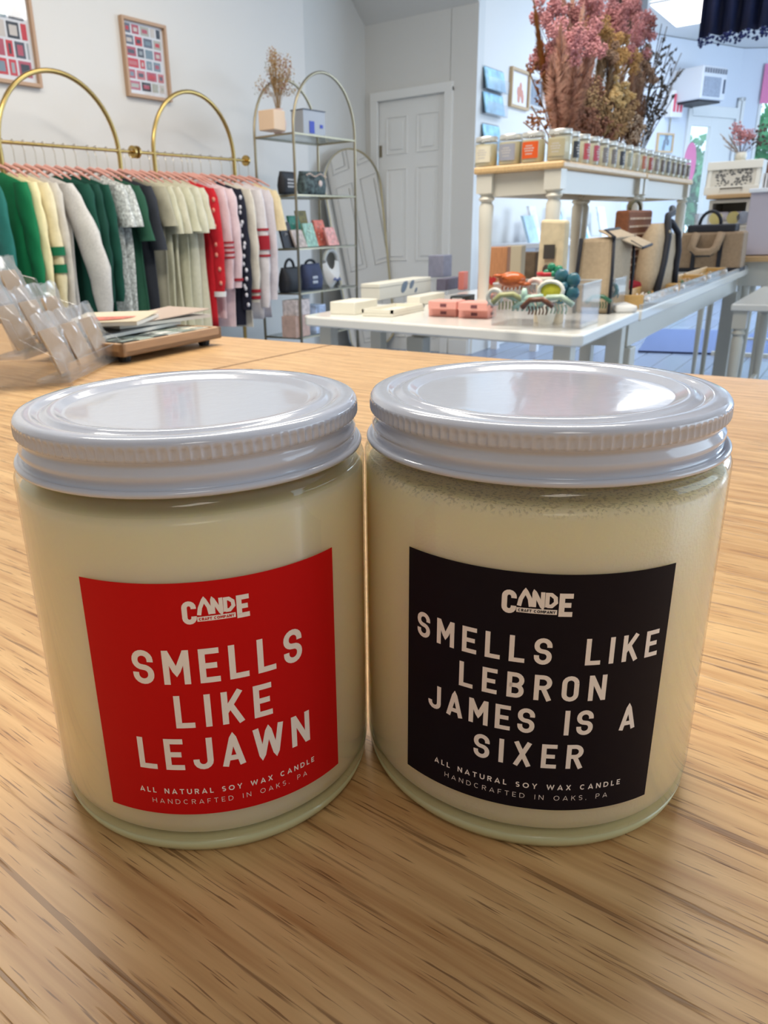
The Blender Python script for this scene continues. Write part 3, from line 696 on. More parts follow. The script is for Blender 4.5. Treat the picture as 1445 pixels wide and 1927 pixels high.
# ---------------------------------------------------------------- garments
M_pinkhanger = mat('pink_velvet_hanger', srgb(226, 168, 154), .8)
M_hook = mat('hook_metal', srgb(190, 180, 160), .3, 1)
def cloth(name, c, noise=.06, nscale=40): return mat('cloth_'+name, srgb(*c), .85, noise=noise, nscale=nscale)
def garment(a, name, c, sleeve, length, label, wid=.205, thick=.020, stripes=None, seed=0, noise=.06, nscale=40, sl_len=None, flare=.0, print_marks=None, spread=0):
    rnd = random.Random(seed*13+5)
    m = cloth(name, c, noise, nscale)
    r = thing('hanging_garment', label, 'garment', (a, YR, ZR), rnd.uniform(-.06, .06), 'garments on the brass racks')
    hg = MB(); hg.tube([(0, -.014*math.cos(t*.35), .0+.014*math.sin(t*.35)+.000) for t in range(0, 12)]+[(0, 0, -.03), (0, 0, -.13)], .0018, 6)
    hg.build('hanger_hook', M_hook, r)
    MB().tube([(0, -.17, -.160), (0, -.09, -.122), (0, 0, -.095), (0, .09, -.122), (0, .17, -.160)], [.004, .007, .010, .007, .004], 8).build('hanger', M_pinkhanger, r, smooth=1)
    lev = [(-.135, .055, .4), (-.147, .085, .7), (-.166, wid*.70, .9), (-.184, wid*.95, 1), (-.21, wid, 1), (-.27, wid*.95, 1.1), (-.36, wid*.93, 1.15)]
    z = -.36; 
    while z > -.12-length+.05: z -= .06; lev.append((z, wid*(.93+flare*(-.36-z)), 1.2))
    lev.append((-.12-length, wid*(.93+flare*length), 1.15))
    n = 40; b = MB(); ph = [rnd.uniform(0, 6.28) for _ in range(4)]; o = 0
    for zz, w_, th in lev:
        dep = min(1, max(0, (-.18-zz)/.3))
        for i in range(n):
            t = 2*math.pi*i/n; y = w_*math.cos(t); x = thick*th*math.sin(t)*(1-.25*math.cos(t)**6)
            f = dep*.010*(math.sin(y*42+ph[0]+zz*2)+.6*math.sin(y*75+ph[1]-zz*3))
            b.v.append((x+f, y+dep*.006*math.sin(zz*9+ph[2]), zz))
    for k in range(len(lev)-1):
        for i in range(n): j = (i+1) % n; b.face([k*n+i, k*n+j, (k+1)*n+j, (k+1)*n+i])
    b.build('body', m, r, smooth='all')
    L_ = sl_len or (.56 if sleeve == 'long' else .20)
    for s in (-1, 1):
        b = MB(); pts = []; rad = []; N_ = 12 if sleeve == 'long' else 5
        for i in range(N_+1):
            q = i/N_
            if sleeve == 'long': y = wid*.86+(.055+spread)*math.sin(min(1, q*1.2)*1.57)-.02*q*q; rr = .062-.026*q+spread*.22*math.sin(math.pi*q)
            else: y = wid*.86+.06*q; rr = .062-.004*q
            pts.append((0, s*y, -.185-L_*q)); rad.append(rr)
        rad[0] *= .75
        # flattened tube with soft folds
        nn = 14; o = 0
        for k, (p, rr) in enumerate(zip(pts, rad)):
            for i in range(nn):
                t = 2*math.pi*i/nn
                b.v.append((p[0]+rr*.42*math.sin(t)+.004*math.sin(k*1.7+ph[1]+t*2), p[1]+rr*math.cos(t)*(1+.05*math.sin(k*2.1+ph[3])), p[2]))
        for k in range(len(pts)-1):
            for i in range(nn):
                j = (i+1) % nn; b.face([k*nn+i, k*nn+j, (k+1)*nn+j, (k+1)*nn+i])
        sv = b.build('sleeve', m, r, smooth='all')
        if stripes:
            for q0, q1, scol in stripes:
                b = MB(); sm_ = mat('stripe_%d_%d_%d' % scol, srgb(*scol), .8)
                kk = [q0+(q1-q0)*i/3 for i in range(4)]
                for q in kk:
                    f_ = q*N_; i0 = min(N_-1, int(f_)); fr = f_-i0
                    p = Vector(pts[i0]).lerp(Vector(pts[i0+1]), fr); rr = rad[i0]*(1-fr)+rad[i0+1]*fr+.0035
                    for i in range(nn):
                        t = 2*math.pi*i/nn
                        b.v.append((p[0]+(rr*.42+.006)*math.sin(t), p[1]+(rr+.003)*math.cos(t)*1.04, p[2]))
                for k in range(3):
                    for i in range(nn):
                        j = (i+1) % nn; b.face([k*nn+i, k*nn+j, (k+1)*nn+j, (k+1)*nn+i])
                b.build('stripe', sm_, sv, smooth='all')
    if print_marks:
        b = MB(); pm = mat('print_mark_%d_%d_%d' % print_marks[0], srgb(*print_marks[0]), .8)
        for k in range(print_marks[1]):
            yy, zz = (-wid*.83+rnd.uniform(-.012, .012), -.24-k*(L_-.05)/print_marks[1]) if print_marks[2] == 'sleeve' else (rnd.uniform(-wid*.9, wid*.5), rnd.uniform(-.25, -.1-length*.9))
            if print_marks[2] == 'sleeve': yy = -(wid*.86+.055)+rnd.uniform(-.012, .012); zz += rnd.uniform(-.015, .015)
            b.ball((-.026 if print_marks[2] != 'sleeve' else -.02, yy, zz), (.006, .012, .014), 6, 4)
        b.build('printed_marks', pm, r, smooth='all')
    return r
GREEN, CREAM, RED = (0, 110, 72), (232, 218, 180), (168, 28, 44)
DG, TEE = (8, 74, 58), (206, 204, 178)
G = [  # px of the near shoulder, name, colour, sleeve, length, label
 (-12, 'teal', (30, 110, 100), 'long', .62, 'teal green sweatshirt at the left edge of the photo', {}),
 (45, 'kelly_green', (0, 118, 70), 'long', .66, 'bright kelly green sweatshirt, first full garment from the left', {}),
 (64, 'butter', (238, 226, 176), 'long', .60, 'butter yellow sweater between the kelly green and cream sweaters', {}),
 (84, 'cream_knit', (232, 220, 182), 'long', .78, 'cream sweater with two green stripes on the sleeve', dict(stripes=[(.50, .57, GREEN), (.64, .71, GREEN)])),
 (104, 'oat', (206, 200, 188), 'long', .76, 'oatmeal sweater behind the cream striped sweater', {}),
 (124, 'heather_grey', (206, 203, 197), 'long', .78, 'light heather grey sweatshirt with a long hanging sleeve', dict(sl_len=.66, noise=.10, nscale=120, spread=.13)),
 (160, 'deep_green', DG, 'long', .80, 'dark forest green sweatshirt right beside the heather grey one', {}),
 (178, 'deep_green_b', (6, 66, 52), 'long', .82, 'middle of the three dark forest green sweatshirts', {}),
 (198, 'deep_green', DG, 'long', .84, 'rightmost dark forest green sweatshirt, beside the speckled tee', {}),
 (222, 'marl', (200, 204, 200), 'short', .86, 'grey and white speckled tee with short sleeves', dict(noise=.55, nscale=70)),
 (236, 'marl', (200, 204, 200), 'short', .90, 'second speckled tee half hidden next to the green tee', dict(noise=.55, nscale=70)),
 (256, 'bottle_green', (34, 84, 62), 'short', .88, 'washed bottle green tee with short sleeves', dict(sl_len=.27)),
 (277, 'charcoal', (44, 48, 56), 'short', .90, 'charcoal tee between the green tee and the sage tees', dict(sl_len=.32)),
 (300, 'stone', (172, 168, 146), 'short', .84, 'stone coloured tee behind the first sage tee', {}),
 (316, 'sage', TEE, 'short', .90, 'sage cream tee, first of the pale tees from the left', dict(sl_len=.24)),
 (334, 'sage_b', (210, 206, 182), 'short', .90, 'sage cream tee, second of the pale tees', dict(sl_len=.24)),
 (350, 'sage', TEE, 'short', .92, 'sage cream tee in the middle of the pale tees', dict(sl_len=.23)),
 (364, 'sage_c', (214, 212, 190), 'short', .92, 'sage cream tee, fourth of the pale tees', dict(sl_len=.24)),
 (378, 'sage_b', (210, 206, 182), 'short', .92, 'last sage cream tee, beside the red sweater', dict(sl_len=.22)),
 (394, 'red', (204, 26, 40), 'long', .84, 'bright red sweater with pale spots and white cuffs', dict(stripes=[(.95, 1.0, (240, 238, 235))], print_marks=((232, 150, 130), 7, 'sleeve'), sl_len=.60)),
 (412, 'rose_white', (226, 200, 202), 'long', .80, 'pale pink sweater with thin dark red sleeve stripes', dict(stripes=[(.52, .54, RED), (.57, .59, RED), (.62, .64, RED), (.67, .69, RED)])),
 (428, 'pale_pink', (232, 208, 210), 'long', .86, 'plain pale pink long-sleeved top with a red hem stripe', dict(stripes=[(.90, .93, RED)])),
 (446, 'navy', (24, 26, 44), 'long', .86, 'navy sweater with white lettering running down the sleeve', dict(print_marks=((230, 230, 235), 16, 'sleeve'), sl_len=.70)),
 (466, 'ivory', (228, 220, 204), 'long', .88, 'ivory sweater with red cuff stripes', dict(stripes=[(.88, .91, RED), (.94, .97, RED)], sl_len=.66)),
 (484, 'white_a', (228, 222, 222), 'long', .84, 'white top with a broad dark red band on the sleeve', dict(stripes=[(.32, .34, RED), (.38, .50, RED), (.54, .56, RED)], sl_len=.70)),
 (498, 'white_b', (222, 214, 216), 'long', .84, 'off-white long-sleeved top next to the pale yellow tee', dict(sl_len=.66)),
 (515, 'pale_yellow', (238, 220, 178), 'short', .62, 'pale yellow short-sleeved tee, last on the rack', dict(sl_len=.24)),
]
for i, (px, nm, c, sl_, ln, lab, kw) in enumerate(G):
    p = onb(px, 343, 3.2)
    garment(p.x, nm, c, sl_, ln, lab, seed=i, **kw)
# spare pink hangers shown as a dense row of hooks
for i, px in enumerate((140, 288, 404)):
    p = onb(px, 343, 3.2)
    r = thing('empty_hanger', 'empty pink velvet hanger %s' % ['between the grey and dark green sweatshirts', 'just right of the charcoal tee', 'next to the red sweater'][i], 'hanger', (p.x, YR, ZR), 0, 'empty hangers')
    MB().tube([(0, -.014*math.cos(t*.35), .014*math.sin(t*.35)) for t in range(0, 12)]+[(0, 0, -.03), (0, 0, -.13)], .0018, 6).build('hanger_hook', M_hook, r)
    MB().tube([(0, -.175, -.162), (0, -.09, -.122), (0, 0, -.095), (0, .09, -.122), (0, .175, -.162)], [.004, .007, .010, .007, .004], 8).build('hanger_body', M_pinkhanger, r, smooth=1)

# ---------------------------------------------------------------- arched shelf unit
M_champ = mat('champagne_metal', srgb(168, 156, 130), .35, 1)
M_sglass = clear('shelf_glass', (.80, .86, .85), .14, .05, .05)
EX0, EX1, EY0, EY1 = 4.16, 4.86, 3.09, 3.40
ETOP = 1.07
SH = [.70, .345, .02, -.26, -.55, -.80]
eu = thing('shelf_unit', 'tall champagne metal shelf unit with twin arches and glass shelves', 'shelf unit', ((EX0+EX1)/2, (EY0+EY1)/2, FLOOR))
h = (EX1-EX0)/2; zt = ETOP-FLOOR
for yy in (EY0, EY1):
    y = yy-(EY0+EY1)/2
    pts = [(-h, y, 0)]+[(-h*math.cos(math.pi*i/24), y, zt-h+h*math.sin(math.pi*i/24)) for i in range(0, 25)]+[(h, y, 0)]
    MB().tube(pts, .009, 10).build('arch_frame', M_champ, eu, smooth='all')
for z in SH:
    z_ = z-FLOOR; d_ = (EY1-EY0)/2
    f = MB().tube([(-h, -d_, z_), (h, -d_, z_), (h, d_, z_), (-h, d_, z_)], .007, 4, closed=True).build('shelf_frame', M_champ, eu)
    MB().box((0, 0, z_+.005), (2*h-.01, 2*d_-.01, .006)).build('glass_shelf', M_sglass, f)
def onshelf(px, k, y=None):
    """point on shelf k straight under pixel column px at depth y"""
    y = EY0+.10 if y is None else y
    x0 = onb(px, 400, y).x
    return (x0, y, SH[k]+.009)
def bag(name, loc, wx, wy, h_, m, label, cat='bag', handle=True, mh=None, extra=None, rz=0, grp=None, hh=.10, puff=.15):
    r = thing(name, label, cat, loc, rz, grp)
    lev = [(0, .86), (h_*.12, 1.0), (h_*.4, 1+puff), (h_*.7, 1.0), (h_*.9, .9), (h_, .86)]; n = 24; b = MB()
    for z, s in lev:
        for i in range(n):
            t = 2*math.pi*i/n; ex = .55
            cx, sy = math.cos(t), math.sin(t)
            th = 1 if z < h_*.6 else 1-.6*(z/h_-.6)/.4
            b.v.append((wx/2*math.copysign(abs(cx)**ex, cx)*(.9+.1*s), wy/2*math.copysign(abs(sy)**ex, sy)*s*th, z))
    for k in range(len(lev)-1):
        for i in range(n): j = (i+1) % n; b.face([k*n+i, k*n+j, (k+1)*n+j, (k+1)*n+i])
    b.face(list(range(n))[::-1]); b.face([len(b.v)-n+i for i in range(n)])
    b.build('bag_body', m, r, smooth='all')
    if handle:
        b = MB(); b.tube([(-wx*.28*math.cos(math.pi*i/12), 0, h_*.96+hh*math.sin(math.pi*i/12)) for i in range(13)], .009, 8); b.build('handle', mh or m, r, smooth='all')
    return r
M_blackc = mat('black_canvas', srgb(26, 27, 32), .6); M_navyc = mat('navy_canvas', srgb(52, 60, 92), .7, noise=.35, nscale=12)
M_whitec = mat('white_canvas', srgb(222, 218, 212), .7)
# top shelf: vase of dried stems, tan box, grey box
def florets(mb, c, r, n, s, rnd, squash=(1, 1, 1)):
    for _ in range(n):
        d_ = Vector((rnd.gauss(0, .5), rnd.gauss(0, .5), rnd.gauss(0, .5)))
        if d_.length > 1.1: d_ *= 1.0/d_.length
        mb.octa((c[0]+d_.x*r*squash[0], c[1]+d_.y*r*squash[1], c[2]+d_.z*r*squash[2]), s*rnd.uniform(.6, 1.3))
def plume(mb, p0, p1, r, n, rnd, start=.35, w=.0022, droop=.3):
    p0, p1 = Vector(p0), Vector(p1); ax = (p1-p0).normalized(); o1 = ax.orthogonal().normalized(); o2 = ax.cross(o1); L_ = (p1-p0).length
    for _ in range(n):
        q = rnd.uniform(start, 1); t = rnd.uniform(0, 6.28); rr = r*math.sin(math.pi*min(1, (q-start)/(1-start)*.85+.15))**.7
        base = p0.lerp(p1, q); out = o1*math.cos(t)+o2*math.sin(t)
        tip = base+out*rr*rnd.uniform(.5, 1)+ax*L_*rnd.uniform(.05, .16)
        s_ = out.cross(ax)*w; mb.tri(base-s_, base+s_, tip)
p = onshelf(532, 0, 3.22)
vz = thing('dried_bouquet', 'tan dried flower bouquet in a pale vase on the shelf unit top', 'dried flowers', p)
MB().lathe([(.03, 0), (.045, .02), (.05, .06), (.035, .11), (.028, .13), (.032, .14)], n=20, cap=False).build('vase', mat('blush_ceramic', srgb(222, 196, 184), .4), vz, smooth='all')
rnd = random.Random(4); st = MB(); fl_ = MB(); fl2 = MB(); fl3 = MB()
for k in range(34):
    a = rnd.uniform(0, 6.28); q = rnd.uniform(.02, .12); tip = (q*math.cos(a), q*math.sin(a), rnd.uniform(.30, .48)-q*.6)
    st.tube([(0, 0, .10), (tip[0]*.3, tip[1]*.3, .22), tip], .0012, 4)
    (fl_ if k % 3 else fl2 if k % 2 else fl3) and florets((fl_, fl_, fl2, fl3)[k % 4], tip, .035, 26, .0045, rnd, (1, 1, 1.5))
    plume(fl_, (tip[0]*.4, tip[1]*.4, .2), tip, .018, 30, rnd, .1)
st.build('stems', mat('dry_stem', srgb(158, 128, 84), .8), vz)
fl_.build('tan_blossoms', mat('dry_tan', srgb(186, 152, 104), .8), vz); fl2.build('rust_blossoms', mat('dry_rust', srgb(150, 98, 84), .8), vz); fl3.build('pale_leaves', mat('dry_pale', srgb(176, 172, 156), .8), vz)
p = onshelf(520, 0, 3.16); solo('gift_box', MB().box((0, 0, .055), (.13, .11, .11)), mat('tan_card', srgb(226, 196, 164), .6), 'peach tan box beside the vase on the shelf unit top', 'box', p, .1, bevel=.004)
p = onshelf(586, 0, 3.20)
gb = thing('display_box', 'grey box with a dark rim and small blue emblem on the shelf unit top', 'box', p, -.05)
MB().box((0, 0, .075), (.23, .10, .15)).build('box_body', mat('grey_card', srgb(168, 172, 178), .5), gb, bevel=.003)
MB().tube([(-.115, -.051, .15), (.115, -.051, .15), (.115, .051, .15), (-.115, .051, .15)], .004, 4, closed=True).build('rim', mat('dark_rim', srgb(40, 44, 60), .5), gb)
b = MB(); b.box((.07, -.052, .06), (.03, .003, .02)); b.box((-.03, -.052, .05), (.05, .003, .07)); b.build('emblem', mat('royal_blue', srgb(40, 60, 170), .5), gb)
# second shelf: pouches
p = onshelf(543, 1); pch = bag('pouch', p, .17, .07, .135, M_blackc, 'black pouch with white lettering on the second shelf', 'pouch', False, rz=.1)
b = MB(); rr_ = random.Random(2)
for row in range(3):
    for c_ in range(5): b.box((-.05+.022*c_, -.040, .045+.02*row), (.014, .002, .010))
b.build('lettering', mat('white_ink', srgb(205, 205, 205), .6), pch)
p = onshelf(588, 1); pch = bag('pouch', p, .24, .08, .145, mat('patterned_fabric', srgb(70, 84, 84), .7, noise=.9, nscale=45), 'patterned dark teal pouch with pale dots on the second shelf', 'pouch', False, rz=-.1)
b = MB()
for k in range(12): b.ball((-.09+.017*k, -.042, .12+.008*math.sin(k)), .006, 6, 4)
b.ball((.04, -.045, .07), (.02, .004, .02), 8, 6)
b.build('pale_dots', mat('pale_pink_dot', srgb(216, 196, 186), .6), pch, smooth='all')
# third shelf: fanned packets
pk = [('black spotted', (40, 38, 42), 548, 3.14, .16), ('emerald green', (30, 120, 98), 566, 3.2, .20), ('mint green', (150, 190, 172), 592, 3.13, .15), ('mustard', (150, 134, 66), 580, 3.30, .235), ('coral', (222, 118, 96), 612, 3.2, .17), ('rose pink', (226, 158, 150), 632, 3.14, .12), ('white spotted', (196, 180, 170), 571, 3.115, .11)]
for i, (cn, cc, px, yy, hh) in enumerate(pk):
    p = onshelf(px, 2, yy); r = thing('fabric_packet', '%s folded fabric packet leaning on the third shelf' % cn, 'packet', p, 0, 'fabric packets on the third shelf')
    b = MB().slab([(-.075, .01, 0), (.055, .01, 0), (.02, .035, hh), (-.10, .035, hh)], (0, .016, 0)); b.build('packet_body', mat('packet_'+cn.replace(' ', '_'), srgb(*cc), .5, noise=.35, nscale=35), r, bevel=.004)
    b = MB()
    rn = random.Random(i)
    for k in range(5): q = rn.uniform(.2, .9); b.ball((-.075-.025*q+.11*rn.uniform(.2, .8), .009+.025*q, hh*q), (.009, .004, .007), 6, 4)
    b.build('print', mat('packet_print_'+cn.replace(' ', '_'), srgb(*[min(255, int(v*.5+120)) for v in cc]), .6), r, smooth='all')
# fourth shelf: small bags
p = onshelf(540, 3); bag('handbag', p, .17, .10, .16, M_blackc, 'small black handbag with a round handle on the fourth shelf', 'handbag', hh=.055)
p = onshelf(580, 3); nb = bag('handbag', p, .20, .10, .17, M_navyc, 'faded navy canvas bag with pale print on the fourth shelf', 'handbag', True, M_blackc, hh=.03)
b = MB(); 
for k in range(6): b.ball((-.04+.02*(k % 3), -.055, .05+.03*(k//3)), (.010, .004, .012), 6, 4)
b.build('print', mat('pale_blue_ink', srgb(196, 206, 220), .6), nb, smooth='all')
p = onshelf(620, 3); wb = thing('handbag', 'white crescent shoulder bag with blue script on the fourth shelf', 'handbag', p)
b = MB(); n = 24; A_, B_ = [], []
for i in range(n+1):
    t = math.pi*(i/n); A_.append((-.105*math.cos(t)*(1-.25*math.sin(t)), .0, .16-.165*math.sin(t)**.8)); B_.append((-.05*math.cos(t)*(1-.2*math.sin(t)), 0, .18-.06*math.sin(t)**.8))
for s_ in (-1, 1):
    o = len(b.v)
    for i in range(n+1):
        f = math.sin(math.pi*i/n)
        b.v.append((A_[i][0], 0, A_[i][2])); b.v.append(((A_[i][0]+B_[i][0])/2, s_*(.012+.045*f), (A_[i][2]+B_[i][2])/2)); b.v.append((B_[i][0], s_*.01*f, B_[i][2]))
    for i in range(n):
        for k in range(2): b.face([o+3*i+k, o+3*i+3+k, o+3*i+4+k, o+3*i+k+1])
b.build('bag_body', M_whitec, wb, smooth='all')
MB().tube([(-.082*math.cos(math.pi*i/14), 0, .175+.075*math.sin(math.pi*i/14)) for i in range(15)], .014, 8).build('strap', M_whitec, wb, smooth='all')
b = MB()
for k in range(6): b.ball((-.04+.016*k, -.052, .052+.006*math.sin(k*2.)), (.007, .003, .010), 6, 4)
b.build('script', mat('script_blue', srgb(70, 90, 160), .6), wb, smooth='all')
# fifth shelf: boxes
BP = mat('pink_kraft', srgb(196, 168, 156), .6, noise=.15, nscale=30)
for i, (px, yy, z_, w_, h_, lab) in enumerate(((548, 3.16, 0, .16, .14, 'pink kraft box, lower one of the fifth shelf stack'), (550, 3.16, .141, .15, .10, 'pale floral box on top of the pink kraft box'), (584, 3.16, 0, .12, .19, 'blue patterned box beside the pink boxes on the fifth shelf'))):
    p = onshelf(px, 4, yy); solo('storage_box', MB().box((0, 0, h_/2), (w_, .12, h_)), [BP, mat('pale_floral', srgb(206, 196, 194), .6, noise=.3, nscale=40), mat('blue_pattern', srgb(168, 186, 214), .6, noise=.45, nscale=25)][i], lab, 'box', (p[0], p[1], p[2]+z_), 0, 'boxes on the fifth shelf', bevel=.003)
p = onshelf(567, 4, 3.30); solo('photo_block', MB().box((0, 0, .13), (.09, .03, .26)), mat('white_block', srgb(205, 205, 205), .5), 'white block with a dark square standing behind the boxes', 'box', p, bevel=.003)

# ---------------------------------------------------------------- leaning arched mirror by the alcove door
M_mirror = mat('mirror_silver', (.88, .88, .88), .03, 1)
mt, mb_ = onb(656, 280, 3.70), onb(706, 655, 3.52)
ml = thing('mirror', 'tall arched mirror with a thin gold frame leaning beside the alcove door', 'mirror', (mb_.x, mb_.y, mb_.z))
U = (mt-mb_); Hh = U.length; U = U.normalized(); Sx = Vector((1, -.06, 0)); Sx = (Sx-U*Sx.dot(U)).normalized(); Nn = Sx.cross(U)
hw_ = .40; out = []
for i in range(25):
    t = math.pi*i/24; out.append(Sx*(hw_*math.cos(t))+U*(Hh-.30+.30*math.sin(t)))
for i in range(25):
    t = math.pi+math.pi*i/24; out.append(Sx*(hw_*.85*math.cos(t))+U*(.12+.12*math.sin(t)))
if Nn.dot(CO-mb_) > 0: Nn = -Nn
MB().slab(out, Nn*.012).build('mirror_glass', M_mirror, ml)
MB().tube([v-Nn*.004 for v in out], .006, 8, closed=True).build('frame', mat('thin_gold', srgb(200, 186, 150), .35, 1), ml, smooth='all')

# ---------------------------------------------------------------- white display tables
M_lac = mat('white_lacquer', srgb(226, 225, 218), .14); M_wpaint = mat('white_table_paint', srgb(206, 202, 188), .4)
TZ = -.17
def turned(mb, x, y, z0, z1, r=.03):
    H_ = z1-z0; prof = [(r*.6, 0), (r*.75, .03*H_), (r*.75, .08*H_), (r*1.0, .10*H_), (r*.7, .13*H_), (r*.78, .3*H_), (r*.95, .62*H_), (r*1.0, .78*H_), (r*.72, .81*H_), (r*1.15, .83*H_), (r*.8, .855*H_), (r*1.15, .87*H_)]
    mb.lathe(prof, (x, y, z0), 16); s_ = r*2.25; mb.box((x, y, z0+.935*H_), (s_, s_, .13*H_)); return mb
t1 = thing('display_table', 'glossy white low display table covered with boxes, nearest the counter', 'table', (2.5, 1.2, FLOOR))
poly = [(2.13, .66), (2.15, .635), (2.80, .645), (2.80, 1.72), (2.34, 1.72), (2.31, 1.69)]
MB().prism([(x-2.5, y-1.2) for x, y in poly], TZ-FLOOR-.035, TZ-FLOOR).build('tabletop', M_lac, t1, bevel=.006)
for x, y in ((2.20, .70), (2.38, 1.64), (2.74, .70), (2.74, 1.64)):
    MB().box((x-2.5, y-1.2, (TZ-FLOOR-.035)/2), (.05, .05, TZ-FLOOR-.035), 0).build('leg', M_wpaint, t1, bevel=.003)
t2 = thing('display_table', 'long white display table with wooden trays and acrylic edge behind the first table', 'table', (4.08, 1.12, FLOOR))
MB().box((0, 0, TZ-FLOOR-.0185), (2.54, .96, .035)).build('tabletop', M_lac, t2, bevel=.004)
MB().box((0, 0, TZ-FLOOR-.085), (2.44, .86, .095)).build('apron', M_wpaint, t2)
for sx in (-1, 1):
    for sy in (-1, 1): MB().box((sx*1.20, sy*.41, (TZ-FLOOR-.135)/2), (.075, .075, TZ-FLOOR-.135)).build('leg', M_wpaint, t2, bevel=.004)
MB().box((.0, -.470, TZ-FLOOR+.0075), (2.5, .012, .018)).build('edge_strip', clear('acrylic_strip', (.8, .88, 1), .2, .05, .25), t2)
# risers on the table
M_rtop = mat('pale_riser_wood', srgb(206, 172, 122), .4, noise=.1, nscale=20, stretch=(1, 8, 8))
def riser(x0, x1, label):
    y0, y1, zt_ = .84, 1.135, .30-TZ
    r = thing('riser_table', label, 'small table', ((x0+x1)/2, (y0+y1)/2, TZ), 0, 'white turned-leg riser tables'); w_, d_ = (x1-x0)/2, (y1-y0)/2
    MB().box((0, 0, zt_-.012), (2*w_, 2*d_, .022)).build('tabletop', M_rtop, r, bevel=.006)
    b = MB()
    for s in (-1, 1): b.box((0, s*(d_-.035), zt_-.058), (2*w_-.08, .016, .068)); b.box((s*(w_-.035), 0, zt_-.058), (.016, 2*d_-.08, .068))
    b.build('apron', M_wpaint, r)
    for sx in (-1, 1):
        for sy in (-1, 1): turned(MB(), sx*(w_-.035), sy*(d_-.035), 0, zt_-.023, .0235).build('leg', M_wpaint, r, smooth=1)
riser(2.50, 3.525, 'nearer riser table with turned legs carrying candle jars')
riser(3.535, 4.46, 'farther riser table with turned legs under the row of jars')

# candle jars on the risers
M_jarw = mat('candle_wax_pale', srgb(214, 204, 170), .3); M_tin = mat('silver_lid', srgb(206, 206, 200), .35, .6)
M_jg = clear('small_jar_glass', (.93, .94, .93), .16, .04, .03)
def jar(x, y, rz, cn, cc, label):
    r = thing('candle_jar', label, 'candle', (x, y, .2985), rz, 'candle jars lining the risers')
    MB().lathe([(0, .004), (.034, .004), (.035, .010), (.035, .068), (0, .068)], n=24).build('wax', M_jarw, r, smooth=1)
    MB().lathe([(.034, 0), (.037, .004), (.037, .074), (.034, .078)], n=24, cap=False).build('glass', M_jg, r, smooth='all')
    MB().lathe([(.0345, .076), (.0355, .077), (.0355, .088), (.034, .090), (0, .090)], n=24).build('lid', M_tin, r, smooth=1)
    b = MB(); n = 10
    for i in range(n+1):
        a = -.75+1.5*i/n; b.v += [(.0375*math.cos(a), .0375*math.sin(a), .014), (.0375*math.cos(a), .0375*math.sin(a), .062)]
    for i in range(n): b.face([2*i, 2*i+2, 2*i+3, 2*i+1])
    lb = b.build('label', mat('jarlabel_'+cn.replace(' ', '_'), srgb(*cc), .5), r, smooth='all')
    b = MB()
    for k, (zz, hw2) in enumerate(((.048, .3), (.041, .45), (.034, .38), (.025, .3))):
        for i in range(4):
            a0 = -hw2+2*hw2*i/4; a1 = a0+2*hw2/4*.8; q = .0378
            b.quad((q*math.cos(a0), q*math.sin(a0), zz), (q*math.cos(a1), q*math.sin(a1), zz), (q*math.cos(a1), q*math.sin(a1), zz+.0035), (q*math.cos(a0), q*math.sin(a0), zz+.0035))
    b.build('label_print', mat('jarprint', srgb(190, 184, 176), .6), lb)
fc = [('cream', (216, 208, 184), 1.112, 'first from the left on the riser front'), ('grey', (150, 152, 162), 1.03, 'second from the left on the riser front'), ('orange', (214, 86, 24), .955, 'third from the left on the riser front'), ('tan', (176, 164, 130), .872, 'at the near corner of the riser')]
for cn, cc, y, pos in fc: jar(2.545, y, math.pi, cn, cc, 'candle jar with %s label, %s' % (cn, pos))
sc_ = [('black', (30, 26, 26)), ('red', (176, 60, 64)), ('raspberry', (170, 62, 78)), ('taupe', (120, 112, 108)), ('brown grey', (112, 104, 98)), ('dark charcoal', (44, 44, 48)), ('sage', (150, 150, 130)), ('sand', (166, 158, 136)), ('terracotta', (176, 104, 76)), ('brick red', (160, 70, 52)), ('mushroom', (130, 116, 104)), ('coffee', (104, 86, 74)), ('slate', (96, 92, 92)), ('grey brown', (112, 98, 88)), ('mocha', (100, 84, 76)), ('umber', (92, 76, 66)), ('cocoa', (104, 88, 80))]
for i, (cn, cc) in enumerate(sc_):
    jar(2.65+.108*i, .882, -math.pi/2, cn, cc, 'candle jar with %s label, number %s in the side row from the near corner' % (cn, ['one', 'two', 'three', 'four', 'five', 'six', 'seven', 'eight', 'nine', 'ten', 'eleven', 'twelve', 'thirteen', 'fourteen', 'fifteen', 'sixteen', 'seventeen'][i]))

